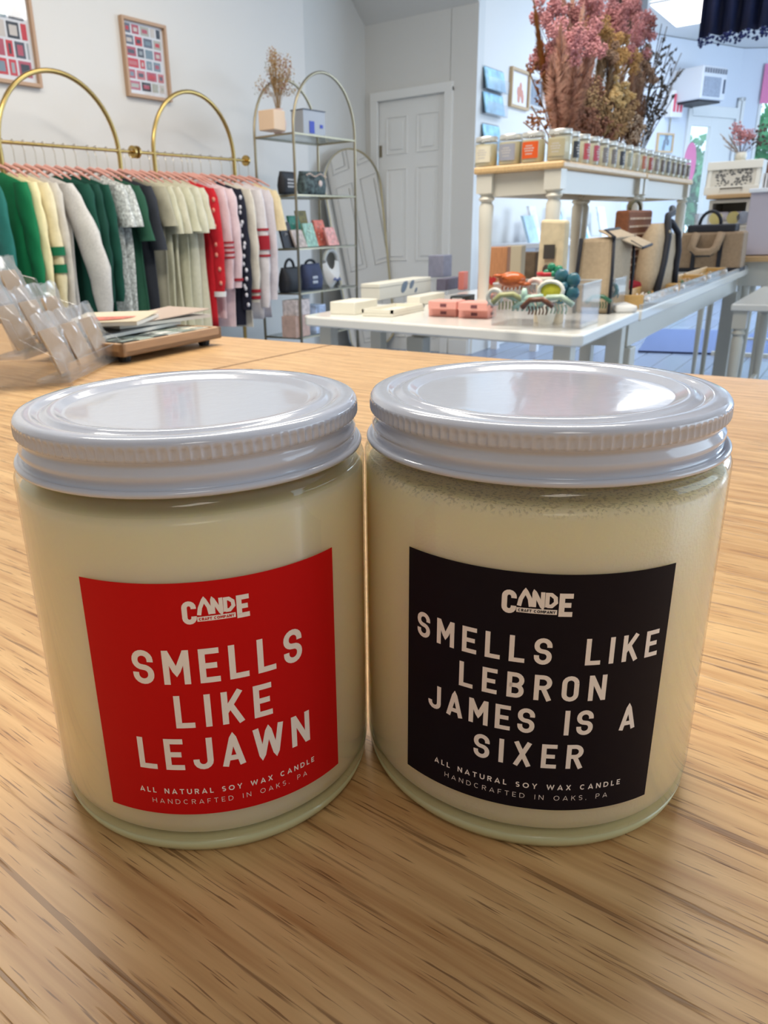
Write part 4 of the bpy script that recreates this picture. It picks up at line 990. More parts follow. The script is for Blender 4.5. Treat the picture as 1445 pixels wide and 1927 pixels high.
# ---------------------------------------------------------------- the big dried flower display on the risers
def F(x, y, b_): return onb(x, y, b_)
def vase_at(p, label):
    v = thing('flower_vase', label, 'vase', (p.x, p.y, .2985), 0, 'glass vases on the risers')
    MB().lathe([(.035, 0), (.04, .01), (.042, .10), (.030, .14), (.034, .16)], n=20, cap=False).build('vase_body', clear('vase_glass', (.88, .9, .88), .16, .05, .08), v, smooth='all'); return v
VB = 1.03
vp = [F(1056, 285, VB), F(1108, 285, VB), F(1150, 285, VB), F(1190, 285, VB)]
for p, l in zip(vp, ('leftmost glass vase behind the candle jars', 'second glass vase from the left behind the candle jars', 'third glass vase from the left behind the candle jars', 'rightmost glass vase behind the candle jars')): vase_at(p, l)
def bunch(name, label, v, stemcol, groups, seed):
    """groups: list of (part name, colour, kind, [(px, py, depth)], size, count)"""
    rnd = random.Random(seed); base = Vector((v.x, v.y, .31))
    r = thing(name, label, 'dried flowers', base, 0, 'dried flower bunches on the risers')
    st = MB()
    for part, col, kind, tips, size, cnt in groups:
        b = MB()
        for (px, py, bb) in tips:
            tip = F(px, py, bb)-base
            bs = Vector((rnd.uniform(-.012, .012), rnd.uniform(-.012, .012), 0))
            mid = bs.lerp(tip, .5)+Vector((0, 0, .02)); pts = [bs, mid, tip]
            st.tube(pts, .0022, 4)
            if kind == 'plume':
                plume(b, mid.lerp(bs, .55), tip, size, cnt, rnd, .05, .0026)
            elif kind == 'cloud':
                for _ in range(7):
                    c = tip+Vector((rnd.gauss(0, 1), rnd.gauss(0, 1), rnd.gauss(0, 1)))*size*.6; st.tube([mid.lerp(tip, .5), c], .0010, 3)
                    florets(b, c, size*.5, int(cnt*1.5), .0038, rnd)
            elif kind == 'spike':
                for _ in range(cnt):
                    q = rnd.uniform(.25, 1); c = mid.lerp(tip, (q-.25)/.75) if q > .3 else bs.lerp(tip, q)
                    b.octa(tuple(c+Vector((rnd.gauss(0, 1), rnd.gauss(0, 1), rnd.gauss(0, .5)))*size*.5), rnd.uniform(.003, .007))
            elif kind == 'twig':
                for j in range(5):
                    q = .45+.11*j; c0 = bs.lerp(mid, q*2) if q < .5 else mid.lerp(tip, q*2-1); c1 = c0+Vector((rnd.uniform(-1, 1), rnd.uniform(-1, 1), rnd.uniform(0, 1))).normalized()*size
                    st.tube([c0, c1], .0012, 3)
                    for k in range(cnt//5):
                        c = c0.lerp(c1, rnd.uniform(.2, 1.1)); u = Vector((rnd.uniform(-1, 1), rnd.uniform(-1, 1), rnd.uniform(-1, 1))).normalized()*.011; w_ = u.orthogonal().normalized()*.005
                        b.quad(c-u, c-w_, c+u, c+w_)
        b.build(part, mat('dry_'+part, srgb(*col), .85, noise=.2, nscale=25), r)
    st.build('stems', mat('dry_stems_'+name+str(seed), srgb(*stemcol), .8), r)
    return r
bunch('dried_cattail', 'tall ochre plume at the left edge of the flower display', vp[0], (150, 110, 60), [('ochre_plume', (164, 112, 56), 'plume', [(1008, 28, 1.03), (1012, 60, 1.03)], .022, 900), ('rust_sprigs', (130, 82, 50), 'twig', [(990, 120, 1.05), (1000, 200, 1.0), (985, 230, 1.02)], .05, 60)], 1)
rnd = random.Random(9)
bunch('pampas_bunch', 'pinkish brown pampas grass fanned on the left side', vp[0], (150, 90, 70), [('pink_pampas', (204, 162, 142), 'plume', [(1055, 70, .92), (1085, 105, .92), (1110, 95, .93), (1040, 120, .93), (1060, 10, 1.0), (1078, 0, 1.06), (1048, 60, 1.04), (1095, 30, 1.0), (1030, 110, 1.02), (1070, 60, .98)], .050, 700), ('rust_stalks', (180, 128, 106), 'plume', [(1100, 100, .98), (1050, 160, 1.0), (1068, 170, .97), (1118, 110, 1.0)], .028, 500)], 2)
bunch('baby_breath_bunch', "pink baby's breath cloud along the top of the display", vp[1], (130, 90, 80), [('pink_blossoms', (200, 142, 144), 'cloud', [(1050, 30, 1.0), (1025, 50, 1.05), (1120, 20, .98), (1150, 18, 1.02), (1175, 10, 1.0), (1182, 30, 1.0), (1135, 45, 1.04), (1165, 45, .98), (1110, 50, 1.0), (1072, 84, .93), (1088, 92, .94), (1098, 70, .94), (1195, 62, 1.03), (1205, 75, 1.0), (1190, 85, 1.0)], .045, 70), ('dusty_blossoms', (150, 96, 92), 'cloud', [(1018, 115, 1.05), (1040, 110, 1.0), (1100, 20, 1.05), (1070, 20, 1.0), (1210, 60, 1.0)], .04, 45)], 3)
bunch('golden_grass_bunch', 'golden olive dried grass filling the middle of the display', vp[1], (120, 92, 50), [('golden_heads', (192, 154, 100), 'cloud', [(1110, 60, 1.0), (1128, 80, 1.0), (1150, 75, 1.04), (1140, 100, 1.0), (1170, 95, .98), (1160, 115, 1.0), (1185, 110, 1.0)], .045, 70), ('taupe_grass', (184, 156, 122), 'plume', [(1130, 100, 1.0), (1100, 120, 1.03), (1150, 130, .97), (1120, 150, 1.0), (1085, 150, 1.0), (1140, 60, 1.0)], .04, 500)], 4)
bunch('brown_seed_bunch', 'dark brown seed heads leaning to the right', vp[2], (84, 62, 46), [('brown_plumes', (158, 122, 98), 'plume', [(1205, 110, 1.0), (1216, 130, 1.0), (1196, 130, .98), (1150, 105, .97), (1190, 150, .98), (1172, 140, 1.04)], .045, 600), ('grey_brown_heads', (164, 136, 114), 'cloud', [(1210, 118, 1.0), (1200, 135, 1.0), (1142, 95, .97), (1216, 145, 1.0)], .03, 60)], 5)
bunch('cream_floret_bunch', 'cream and tan little florets in the lower middle', vp[2], (110, 88, 56), [('cream_florets', (206, 180, 130), 'cloud', [(1160, 160, .96), (1175, 165, .97), (1150, 178, .96), (1165, 190, .96), (1182, 182, .96)], .022, 50), ('straw_spikes', (176, 146, 106), 'spike', [(1100, 170, .97), (1115, 160, .97), (1130, 175, .97), (1140, 190, .96), (1155, 210, .96), (1170, 205, .97), (1125, 200, .98), (1090, 190, .98), (1185, 200, .97), (1195, 190, .97)], .02, 190)], 6)
bunch('burgundy_seed_bunch', 'burgundy and umber seed sprays low in the display centre', vp[1], (84, 60, 44), [('burgundy_seeds', (150, 108, 90), 'spike', [(1080, 160, .98), (1095, 150, .98), (1108, 145, .97), (1120, 150, .98), (1128, 165, .97), (1088, 200, .97), (1110, 200, .96), (1100, 220, .97), (1120, 225, .97), (1140, 225, .97), (1160, 235, .97), (1070, 210, .98)], .02, 170)], 8)
bunch('umber_grass_bunch', 'umber grass clump at the lower right of the display', vp[3], (78, 56, 40), [('umber_grass', (140, 104, 78), 'plume', [(1200, 150, 1.0), (1208, 165, 1.0), (1196, 180, .98), (1190, 160, 1.02), (1182, 200, .98), (1172, 190, 1.0), (1212, 190, 1.0)], .035, 500), ('white_flecks', (190, 170, 150), 'spike', [(1195, 215, .97), (1205, 220, .98), (1185, 230, .96), (1212, 235, .98)], .02, 60)], 10)
bunch('eucalyptus_bunch', 'sparse dark leafy twigs reaching out on the right of the display', vp[3], (84, 74, 66), [('dark_leaves', (74, 70, 66), 'twig', [(1225, 60, 1.0), (1245, 70, 1.02), (1262, 82, 1.0), (1240, 100, .98), (1230, 130, 1.0), (1262, 120, 1.0), (1275, 135, 1.02), (1250, 150, 1.0), (1265, 165, 1.0), (1235, 175, .98), (1245, 45, 1.0), (1222, 90, 1.03), (1215, 40, 1.0), (1280, 128, 1.0), (1282, 100, 1.0), (1255, 50, 1.0), (1270, 178, 1.0), (1240, 205, 1.0)], .055, 70)], 11)

# ---------------------------------------------------------------- boxes and bins on the first table
def near(px, py, z=TZ): return onz(px, py, z)
def boxn(name, px, py, wb, wa, h, m, label, cat='box', z=TZ, group=None, bev=.003, extra=None):
    p = near(px, py, z); r = (p.x+wa/2, p.y+wb/2, z)
    b = MB(); b.box((0, 0, h/2), (wa, wb, h))
    if extra:
        t = thing(name, label, cat, r, 0, group); b.build('box_body', m, t, bevel=bev); extra(t, wa, wb, h); return t
    return solo(name, b, m, label, cat, r, 0, group, bevel=bev)
M_wbox = mat('white_box_card', srgb(228, 224, 208), .45); M_lav = mat('slate_blue_card', srgb(132, 134, 152), .6, noise=.12, nscale=30)
M_darklav = mat('dusk_purple_card', srgb(104, 100, 116), .6, noise=.2, nscale=30); M_salmon = mat('salmon_card', srgb(226, 160, 148), .55)
M_leafb = mat('blue_grey_ink', srgb(112, 128, 146), .6)
def leaf_print(t, wa, wb, h):
    b = MB()
    for cx, cz, q in ((-.02, .045, .03), (.05, .050, .022), (.09, .02, .012)): b.slab([(cx+q*math.cos(a), -wb/2-.0012, min(h-.004, max(.004, cz+q*.8*math.sin(a)+q*.5*math.cos(a)))) for a in [6.283*i/12 for i in range(12)]], (0, .001, 0))
    b.build('leaf_print', M_leafb, t)
    MB().box((0, 0, h-.016), (wa+.002, wb+.002, .002)).build('lid_seam', mat('seam_grey', srgb(150, 148, 140), .7), t)
boxn('gift_box', 714, 566, .095, .48, .07, M_wbox, 'largest white box with blue grey leaf print on the first table', extra=leaf_print)
boxn('gift_box', 668, 593, .11, .16, .045, M_wbox, 'small square white box at the left end of the first table', 'box')
def rimmed(t, wa, wb, h):
    b = MB()
    for sx, sy, dx, dy in ((0, 1, wa, .008), (0, -1, wa, .008), (1, 0, .008, wb), (-1, 0, .008, wb)): b.box((sx*(wa/2-.004), sy*(wb/2-.004), h+.006), (dx, dy, .012))
    b.build('rim', M_wbox, t)
boxn('flat_tray', 738, 597, .125, .24, .012, M_wbox, 'flat white rimmed tray in front of the large white box', 'tray', extra=rimmed)
boxn('gift_box', 790, 575, .06, .22, .035, M_wbox, 'long slim white box between the flat tray and the black box')
tb_ = boxn('gift_box', 838, 547, .05, .20, .055, M_darklav, 'dusky purple box under the slate blue box')
boxn('gift_box', 834, 522, .085, .095, .105, M_lav, 'slate blue cube box on top of the purple box', z=TZ+.055)
boxn('gift_box', 872, 546, .03, .05, .085, mat('coral_card', srgb(206, 120, 108), .6), 'coral red box behind the purple box by the riser leg')
def black_print(t, wa, wb, h):
    b = MB()
    for k in range(5): b.box((-wa/2-.001, -.018+.009*k, h*.55), (.001, .006, .007))
    b.build('silver_lettering', mat('silver_ink', srgb(200, 200, 200), .5), t)
boxn('gift_box', 874, 570, .065, .10, .026, mat('black_box_card', srgb(34, 38, 38), .4), 'flat black box with silver lettering behind the salmon boxes', extra=black_print)
def mark(t, wa, wb, h):
    b = MB(); b.box((-wa/2-.0008, -.005, h*.5), (.001, .022, .010)); b.box((0.0, -wb/2-.0008, h*.5), (.022, .001, .010)); b.build('printed_mark', mat('plum_ink', srgb(110, 60, 66), .6), t)
for (px, py, lab) in ((858, 597, 'left'), (917, 600, 'right')):
    boxn('soap_box', px, py, .105, .075, .027, M_salmon, 'salmon pink box, bottom of the %s pair on the first table' % lab, 'box', group='salmon pink boxes', extra=mark)
    boxn('soap_box', px, py-14, .105, .075, .027, M_salmon, 'salmon pink box, top of the %s pair on the first table' % lab, 'box', z=TZ+.0275, group='salmon pink boxes', extra=mark)
boxn('soap_box', 922, 578, .05, .055, .045, M_salmon, 'salmon pink box standing behind the right pair beside the clear bin', 'box', group='salmon pink boxes', extra=mark)

def bin_(px, py, wb, wa, h, label):
    p = near(px, py); r = thing('acrylic_bin', label, 'bin', (p.x+wa/2, p.y+wb/2, TZ), 0, 'clear acrylic bins')
    b = MB(); t_ = .004
    b.box((0, 0, .003), (wa, wb, .004))
    for sx, sy, dx, dy in ((0, 1, wa, t_), (0, -1, wa, t_), (1, 0, t_, wb), (-1, 0, t_, wb)): b.box((sx*(wa/2-t_/2), sy*(wb/2-t_/2), h/2+.002), (dx, dy, h-.004))
    b.build('bin_walls', M_acr, r); 
    MB().tube([(-wa/2, -wb/2, h), (wa/2, -wb/2, h), (wa/2, wb/2, h), (-wa/2, wb/2, h)], .0022, 4, closed=True).build('rim', clear('acrylic_edge', (.9, .95, 1), .3, .05, .35), r)
    return r
b1 = bin_(1092, 620, .27, .17, .125, 'large clear acrylic bin full of hair claws at the table corner')
b2 = bin_(1152, 590, .10, .14, .11, 'small clear acrylic bin of green and grey claws beside the large bin')
def claw(px, py, b_, cn, cc, size, label, kind, rz=0):
    p = onb(px, py, b_); 
    if p.z < TZ+.008: p.z = TZ+.008
    r = thing('hair_claw', label, 'hair claw', p, rz, 'hair claws in the acrylic bins')
    m = mat('claw_'+cn.replace(' ', '_'), srgb(*cc), .25, noise=.15, nscale=60); b = MB(); t = MB(); n = 16
    if kind == 'flower':
        for k in range(5):
            a = 1.2566*k; b.ball((0, size*.5*math.cos(a), size*.5+size*.5*math.sin(a)), (size*.18, size*.34, size*.34), 10, 8)
        b.ball((0, 0, size*.5), (size*.3, size*.25, size*.25), 8, 6)
    elif kind == 'star':
        for k in range(5):
            a = 1.2566*k+.3; b.tube([(0, 0, size*.5), (0, size*.9*math.cos(a), size*.5+size*.9*math.sin(a)*.55)], [size*.2, size*.10], 8)
    elif kind == 'lemon':
        b.ball((0, 0, size*.6), (size*.22, size*.75, size*.55), 14, 10)
        t2_ = MB(); t2_.tube([(-size*.2, size*.75*math.cos(6.283*i/16), size*.6+size*.55*math.sin(6.283*i/16)) for i in range(16)], size*.12, 6, closed=True); t2_.build('white_rim', mat('claw_white', srgb(226, 226, 212), .3), r, smooth='all')
    elif kind == 'ring':
        b.tube([(0, size*.5*math.cos(6.283*i/14), size*.6+size*.5*math.sin(6.283*i/14)) for i in range(14)], size*.16, 8, closed=True)
    elif kind == 'puff':
        for k in range(7): b.lathe([(size*.2, 0), (size*.4, size*.1), (size*.2, size*.2)], (0, size*(-.75+.25*k), size*.2+size*.08*k), 12, False)
        b.ball((0, 0, size*.55), (size*.4, size*.8, size*.45), 12, 8)
    elif kind == 'comb':
        b.tube([(0, -size, size*.5), (0, -size*.3, size*.95), (0, size*.5, size*.9), (0, size, size*.4)], size*.18, 8)
    b.build('claw_body', m, r, smooth='all')
    for k in range(6):
        y = size*(-.55+.22*k); t.tube([(0, y, size*.5), (size*.3, y, size*.2), (size*.1, y, 0)], size*.055, 5)
    t.build('teeth', m, r, smooth='all')
claw(985, 585, .78, 'mint', (176, 206, 188), .060, 'pale mint starfish shaped claw at the front of the large bin', 'star')
claw(955, 582, .82, 'olive', (160, 160, 110), .042, 'olive green claw at the left end of the large bin', 'comb', .3)
claw(962, 545, .86, 'burnt orange', (190, 96, 44), .050, 'burnt orange ribbed claw in the large bin', 'puff', .2)
claw(1005, 560, .80, 'blush', (226, 196, 186), .045, 'blush ring shaped claw beside the orange one', 'ring')
claw(1037, 566, .74, 'lemon', (206, 200, 60), .046, 'lemon yellow slice claw with pale rim in the large bin', 'lemon')
claw(1060, 560, .72, 'deep teal', (48, 96, 110), .060, 'deep teal flower claw beside the lemon one', 'flower')
claw(1040, 528, .78, 'emerald', (40, 130, 96), .038, 'emerald green flower claw at the top of the large bin', 'flower')
claw(1010, 592, .70, 'tortoise', (110, 70, 48), .040, 'tortoiseshell brown claw at the bottom of the large bin', 'comb', .1)
claw(1045, 590, .69, 'sage', (170, 190, 168), .045, 'sage green curved claw below the lemon one', 'comb')
claw(930, 575, .88, 'smoke', (200, 200, 190), .040, 'smoky clear claw in the back left of the large bin', 'ring')
claw(1128, 560, .76, 'pine', (36, 100, 74), .050, 'pine green flower claw in the small bin', 'flower')
claw(1125, 580, .74, 'forest', (44, 92, 66), .040, 'forest green comb claw in the small bin', 'comb')
claw(1148, 560, .72, 'slate teal', (84, 116, 122), .040, 'slate teal ring claw in the small bin', 'ring')

# ---------------------------------------------------------------- bags and trays on the long table
M_canvas = mat('natural_canvas', srgb(176, 156, 128), .85, noise=.08, nscale=90); M_navyt = mat('navy_trim', srgb(24, 26, 36), .7)
M_canvasd = mat('khaki_canvas', srgb(146, 124, 100), .85, noise=.10, nscale=60)
def standing(px, b_, ytop):
    p = onb(px, ytop, b_); return p.x, b_, p.z-TZ
# printed drawstring bag
x, y, h = standing(1046, .80, 412)
pbg = thing('fabric_bag', 'tall natural cloth bag printed with dark motifs beside the riser leg', 'bag', (x-.0, y, TZ), -.12)
b = MB(); b.slab([(-.02, -.042, 0), (-.02, .045, 0), (-.012, .043, h), (-.012, -.036, h-.005)], (.035, 0, 0)); b.build('bag_body', mat('printed_cloth', srgb(206, 190, 156), .8, noise=.15, nscale=30), pbg, bevel=.008)
b = MB(); rnd = random.Random(5); b.box((-.020, .005, h*.70), (.003, .034, .040)); b.ball((-.022, .010, h*.53), (.003, .012, .016), 8, 6)
for k in range(26): b.tube([(-.0215, rnd.uniform(-.038, .038), rnd.uniform(.03, h*.45)) for _ in range(2)], .0015, 4)
b.build('dark_motifs', mat('dark_motif', srgb(64, 60, 54), .8), pbg)
# lunch bag
def flapbag(px0, px1, b_, ytop, label):
    pa, pb = onb(px0, ytop, b_), onb(px1, ytop, b_); h = onb((px0+px1)/2, ytop, b_).z-TZ; wx = (pb.x-pa.x); cx = (pa.x+pb.x)/2
    r = thing('lunch_bag', label, 'bag', (cx, b_, TZ)); d_ = .11
    MB().box((0, 0, h*.46), (wx, d_, h*.92), 0, .92).build('bag_body', M_canvas, r, bevel=.012)
    b = MB(); b.slab([(-wx*.5, -d_/2, h*.90), (wx*.5, -d_/2, h*.90), (wx*.46, 0, h), (-wx*.46, 0, h)], (0, 0, .006)); b.slab([(-wx*.46, 0, h), (wx*.46, 0, h), (wx*.7, -d_*.9, h*.80), (wx*.2, -d_*.9, h*.76)], (0, 0, .006)); b.build('flap', M_canvas, r, bevel=.003)
    b = MB()
    for xx in (-wx*.49, wx*.49): b.tube([(xx, -d_/2-.003, 0), (xx, -d_/2-.003, h*.5), (xx*.95, -d_/2+.003, h*.92)], .005, 6)
    b.tube([(-wx*.5, d_/2, 0), (-wx*.5, d_/2, h*.5), (-wx*.46, d_/2-.003, h*.92)], .006, 6)
    b.tube([(-wx*.5, -d_/2, h*.92), (-wx*.3, -.01, h*1.0), (wx*.46, -.0, h*1.01)], .007, 6); b.tube([(wx*.1, -d_*.6, h*.86), (wx*.22, -d_*.9, h*.77), (wx*.7, -d_*.9, h*.80)], .005, 6)
    b.build('navy_trim', M_navyt, r, smooth='all'); return r
flapbag(1124, 1166, .77, 434, 'canvas lunch bag with navy piping and an open flap on the long table')
# jute tote with lettering
x, y, h = standing(1195, .82, 396)
jt = thing('tote_bag', 'brown jute tote with rows of cream lettering behind the tall canvas tote', 'bag', (x, y, TZ)); wj = .36
MB().box((0, 0, h/2), (wj, .05, h)).build('bag_body', mat('brown_jute', srgb(128, 78, 50), .9, noise=.15, nscale=90), jt, bevel=.008)
b = MB(); rnd = random.Random(8)
for row in range(9):
    xx = -wj/2+.02
    while xx < wj/2-.04:
        ww = rnd.uniform(.012, .035); b.box((xx+ww/2, -.0262, h-.03-row*.028), (ww, .002, .007)); xx += ww+.010
b.build('lettering_rows', mat('cream_ink', srgb(210, 186, 160), .8), jt)
MB().tube([(-.08*math.cos(math.pi*i/12), 0, h+.035*math.sin(math.pi*i/12)) for i in range(13)], .006, 8).build('handle', mat('olive_handle', srgb(80, 72, 40), .8), jt, smooth='all')
# tall wine tote
pa, pb = onb(1200, 520, .74), onb(1268, 420, .74); x0, x1 = onb(1216, 450, .74).x, onb(1258, 450, .74).x; h = onb(1240, 420, .74).z-TZ
wt2 = thing('wine_tote', 'tall narrow canvas tote with black straps leaning on the long table', 'bag', ((x0+x1)/2, .74, TZ)); ww = x1-x0
b = MB(); lev = [(0, .5, .045), (.10, .48, .05), (h*.6, .44, .045), (h*.82, .40, .04), (h, .22, .02)]
n = 16
for z, sx, sy in lev:
    for i in range(n):
        t = 2*math.pi*i/n; b.v.append((ww*sx*math.copysign(abs(math.cos(t))**.6, math.cos(t)), sy*math.copysign(abs(math.sin(t))**.6, math.sin(t)), z))
for k in range(len(lev)-1):
    for i in range(n): j = (i+1) % n; b.face([k*n+i, k*n+j, (k+1)*n+j, (k+1)*n+i])
b.face(list(range(n))[::-1]); b.face([4*n+i for i in range(n)])
b.build('bag_body', M_canvas, wt2, smooth='all')
b = MB(); b.tube([(-ww*.45, -.05, .0), (-ww*.25, -.052, h*.5), (-ww*.16, -.05, h*.8), (-ww*.02, -.03, h*1.02), (ww*.10, -.02, h*1.10), (ww*.30, -.02, h*1.13), (ww*.5, 0, h*1.2)], .013, 8)
b.tube([(ww*.42, -.052, 0), (ww*.30, -.055, h*.35), (ww*.38, -.052, h*.6), (ww*.36, -.045, h*.85), (ww*.2, -.03, h*1.0), (0, -.03, h*1.03)], .012, 8)
b.build('strap', M_navyt, wt2, smooth='all')
MB().ball((-ww*.15, -.052, h*.88), (.008, .004, .008), 8, 6).build('snap', M_champ, wt2, smooth='all')
# big khaki tote
A_T = 4.98
pl_, pr_ = ona(1270, 480, A_T), ona(1396, 480, A_T); hT = ona(1330, 437, A_T).z-TZ; cy = (pl_.y+pr_.y)/2; wy = pl_.y-pr_.y
tt = thing('tote_bag', 'wide khaki canvas tote with black piping at the far end of the long table', 'bag', (A_T+.09, cy, TZ), 0)
MB().box((0, 0, hT/2), (.17, wy, hT), 0, .97).build('bag_body', M_canvasd, tt, bevel=.012)
b = MB(); b.box((0, 0, .010), (.178, wy*1.005, .022))
for yy in (-wy*.17, wy*.22): b.box((-.088, yy, hT*.48), (.006, .022, hT*.96))
b.build('black_piping', M_navyt, tt)
MB().box((0, .01*wy, hT+.018), (.15, wy*.72, .045)).build('zip_panel', M_navyt, tt, bevel=.01)
MB().tube([(-.02, wy*.16*math.cos(math.pi*i/12)*1.0+.02, hT+.035+.075*math.sin(math.pi*i/12)) for i in range(13)], .009, 8).build('rear_handle', M_navyt, tt, smooth='all')
hd = MB().tube([(-.095, wy*.20, hT*.97), (-.125, wy*.24, hT*.62), (-.14, wy*.14, hT*.50), (-.14, -wy*.05, hT*.50), (-.125, -wy*.12, hT*.60), (-.095, -wy*.17, hT*.97)], .022, 8).build('front_handle', M_canvasd, tt, smooth='all')
MB().tube([(-.125, wy*.24, hT*.54), (-.145, wy*.14, hT*.43), (-.145, -wy*.05, hT*.43), (-.13, -wy*.09, hT*.48)], .010, 8).build('handle_edge', M_navyt, hd, smooth='all')
# folded cloths
p = near(1185, 528); solo('folded_cloth', MB().box((0, 0, .035), (.14, .10, .07)), mat('crimson_cloth', srgb(140, 30, 44), .9, noise=.2), 'crimson folded cloth between the lunch bag and the tall tote', 'cloth', (onb(1188, 500, .80).x, .79, TZ), .2, bevel=.015)
solo('folded_cloth', MB().box((0, 0, .012), (.16, .07, .024)), mat('white_cloth', srgb(220, 218, 214), .9), 'white folded cloth lying in front of the crimson one', 'cloth', (onb(1176, 520, .70).x, .705, TZ), .5, bevel=.008)
# jewellery trays
M_tray = mat('light_oak_tray', srgb(208, 168, 104), .45, noise=.1, nscale=25, stretch=(1, 8, 8))
xs = [2.86, 3.40, 3.44, 3.98, 4.02, 4.56]
for k in range(3):
    x0, x1 = xs[2*k], xs[2*k+1]; r = thing('jewelry_tray', 'open oak jewellery tray with clear front, %s from the table corner' % ['first', 'second', 'third'][k], 'tray', ((x0+x1)/2, .700, TZ), 0, 'oak jewellery trays'); wx, wy_ = x1-x0, .098
    b = MB(); b.box((0, 0, .005), (wx, wy_, .010)); b.box((0, wy_/2-.004, .027), (wx, .008, .044))
    for s in (-1, 1): b.box((s*(wx/2-.005), 0, .025), (.010, wy_, .040))
    for q in (-.17, .17): b.box((q*wx, 0, .018), (.006, wy_-.02, .026))
    b.build('tray_body', M_tray, r, bevel=.002)
    MB().box((0, -wy_/2-.002, .022), (wx, .004, .044)).build('clear_front', M_acr, r)
    for s in (-.42, .42): MB().tube([(s*wx, -wy_/2-.004, .028), (s*wx, -wy_/2-.011, .028)], .008, 12).build('magnet', M_frame_w, r, smooth=1)
    g = MB(); rnd = random.Random(k+40)
    for i in range(150): 
        g.cur = rnd.randrange(4); g.octa((rnd.uniform(-wx/2+.02, wx/2-.02), rnd.uniform(-wy_/2+.01, wy_/2-.015), .014+rnd.uniform(0, .014)), rnd.uniform(.004, .009))
    o = g.build('trinkets', [mat('trinket_blush', srgb(220, 190, 170), .4), mat('trinket_green', srgb(90, 130, 100), .4), mat('trinket_white', srgb(230, 226, 220), .4), mat('trinket_gold', srgb(180, 150, 90), .3, 1)], r); o['kind'] = 'stuff'
# wooden box with a heart, and neighbours behind the riser
def behind(px, b_, ytop, wb, wa, m, name, label, cat='box', extra=None, z=TZ):
    p = onb(px, ytop, b_); h = p.z-z; r = thing(name, label, cat, (p.x+wa/2, b_+wb/2, z)); MB().box((0, 0, h/2), (wa, wb, h)).build('box_body', m, r, bevel=.004)
    if extra: extra(r, wa, wb, h)
    return r
def heart(t, wa, wb, h):
    pts = [(-wa/2-.0015, .020*math.sin(a)**3, h*.40+.0013*(13*math.cos(a)-5*math.cos(2*a)-2*math.cos(3*a)-math.cos(4*a))) for a in [6.283*i/24 for i in range(24)]]
    MB().slab(pts, (.001, 0, 0)).build('red_heart', mat('heart_red', srgb(170, 30, 30), .5), t)
behind(955, 1.20, 464, .12, .04, mat('amber_wood', srgb(178, 124, 84), .5, noise=.15, nscale=40, stretch=(8, 8, 1)), 'wooden_block', 'amber wood block with a small red heart seen between the riser legs', 'block', heart)
behind(982, 1.22, 462, .07, .05, mat('linen_box', srgb(190, 180, 156), .7), 'linen_box', 'plain linen box beside the amber heart block')
behind(1008, 1.22, 474, .07, .05, mat('umber_box', srgb(104, 86, 68), .7, noise=.3, nscale=30), 'umber_box', 'dark umber box beside the linen box between the riser legs')
p = onb(1020, 520, .82)
r = thing('enamel_dish', 'small red enamel dish with white rim between bin and cloth bag', 'dish', (p.x, .80, TZ)); hz = p.z-TZ
MB().lathe([(.02, 0), (.03, hz*.3), (.012, hz*.5), (.014, hz*.8), (.030, hz*.9), (.036, hz)], n=20).build('pedestal', M_wbox, r, smooth='all')
MB().lathe([(0, hz+.001), (.034, hz+.001), (.036, hz+.012), (0, hz+.014)], n=20).build('red_top', mat('enamel_red', srgb(190, 40, 50), .3), r, smooth='all')

# ---------------------------------------------------------------- along the right wall
M_bluecard = mat('sky_card', srgb(150, 200, 226), .5, noise=.35, nscale=14)
def pocket(ax0, ax1, z1, z0, label):
    r = thing('card_holder', label, 'card holder', ((ax0+ax1)/2, BR, z0), 0, 'clear wall pockets of cards'); w_ = ax1-ax0; n = 2; hh = (z1-z0)/n
    for k in range(n):
        c = MB(); c.slab([(-w_/2+.02, -.05, k*hh+.01), (w_/2-.02, -.05, k*hh+.01), (w_/2-.02, -.02, k*hh+hh*.93), (-w_/2+.02, -.02, k*hh+hh*.93)], (0, .01, 0)); c.build('greeting_cards', M_bluecard, r)
        q = MB(); q.slab([(-w_/2, -.064, k*hh), (w_/2, -.064, k*hh), (w_/2, -.07, k*hh+hh*.5), (-w_/2, -.07, k*hh+hh*.5)], (0, .004, 0)); q.slab([(-w_/2, -.064, k*hh), (w_/2, -.064, k*hh), (w_/2, 0, k*hh), (-w_/2, 0, k*hh)], (0, 0, .004))
        q.build('clear_pocket', M_acr, r)
    MB().box((0, -.003, (z1-z0)/2), (w_, .006, z1-z0)).build('back_plate', M_acr, r)
pocket(6.24, 6.66, 1.30, .955, 'upper clear wall pocket of pale blue cards beside the alcove corner')
pocket(6.25, 6.62, .90, .50, 'lower clear wall pocket of cards mostly hidden by the candle jars')
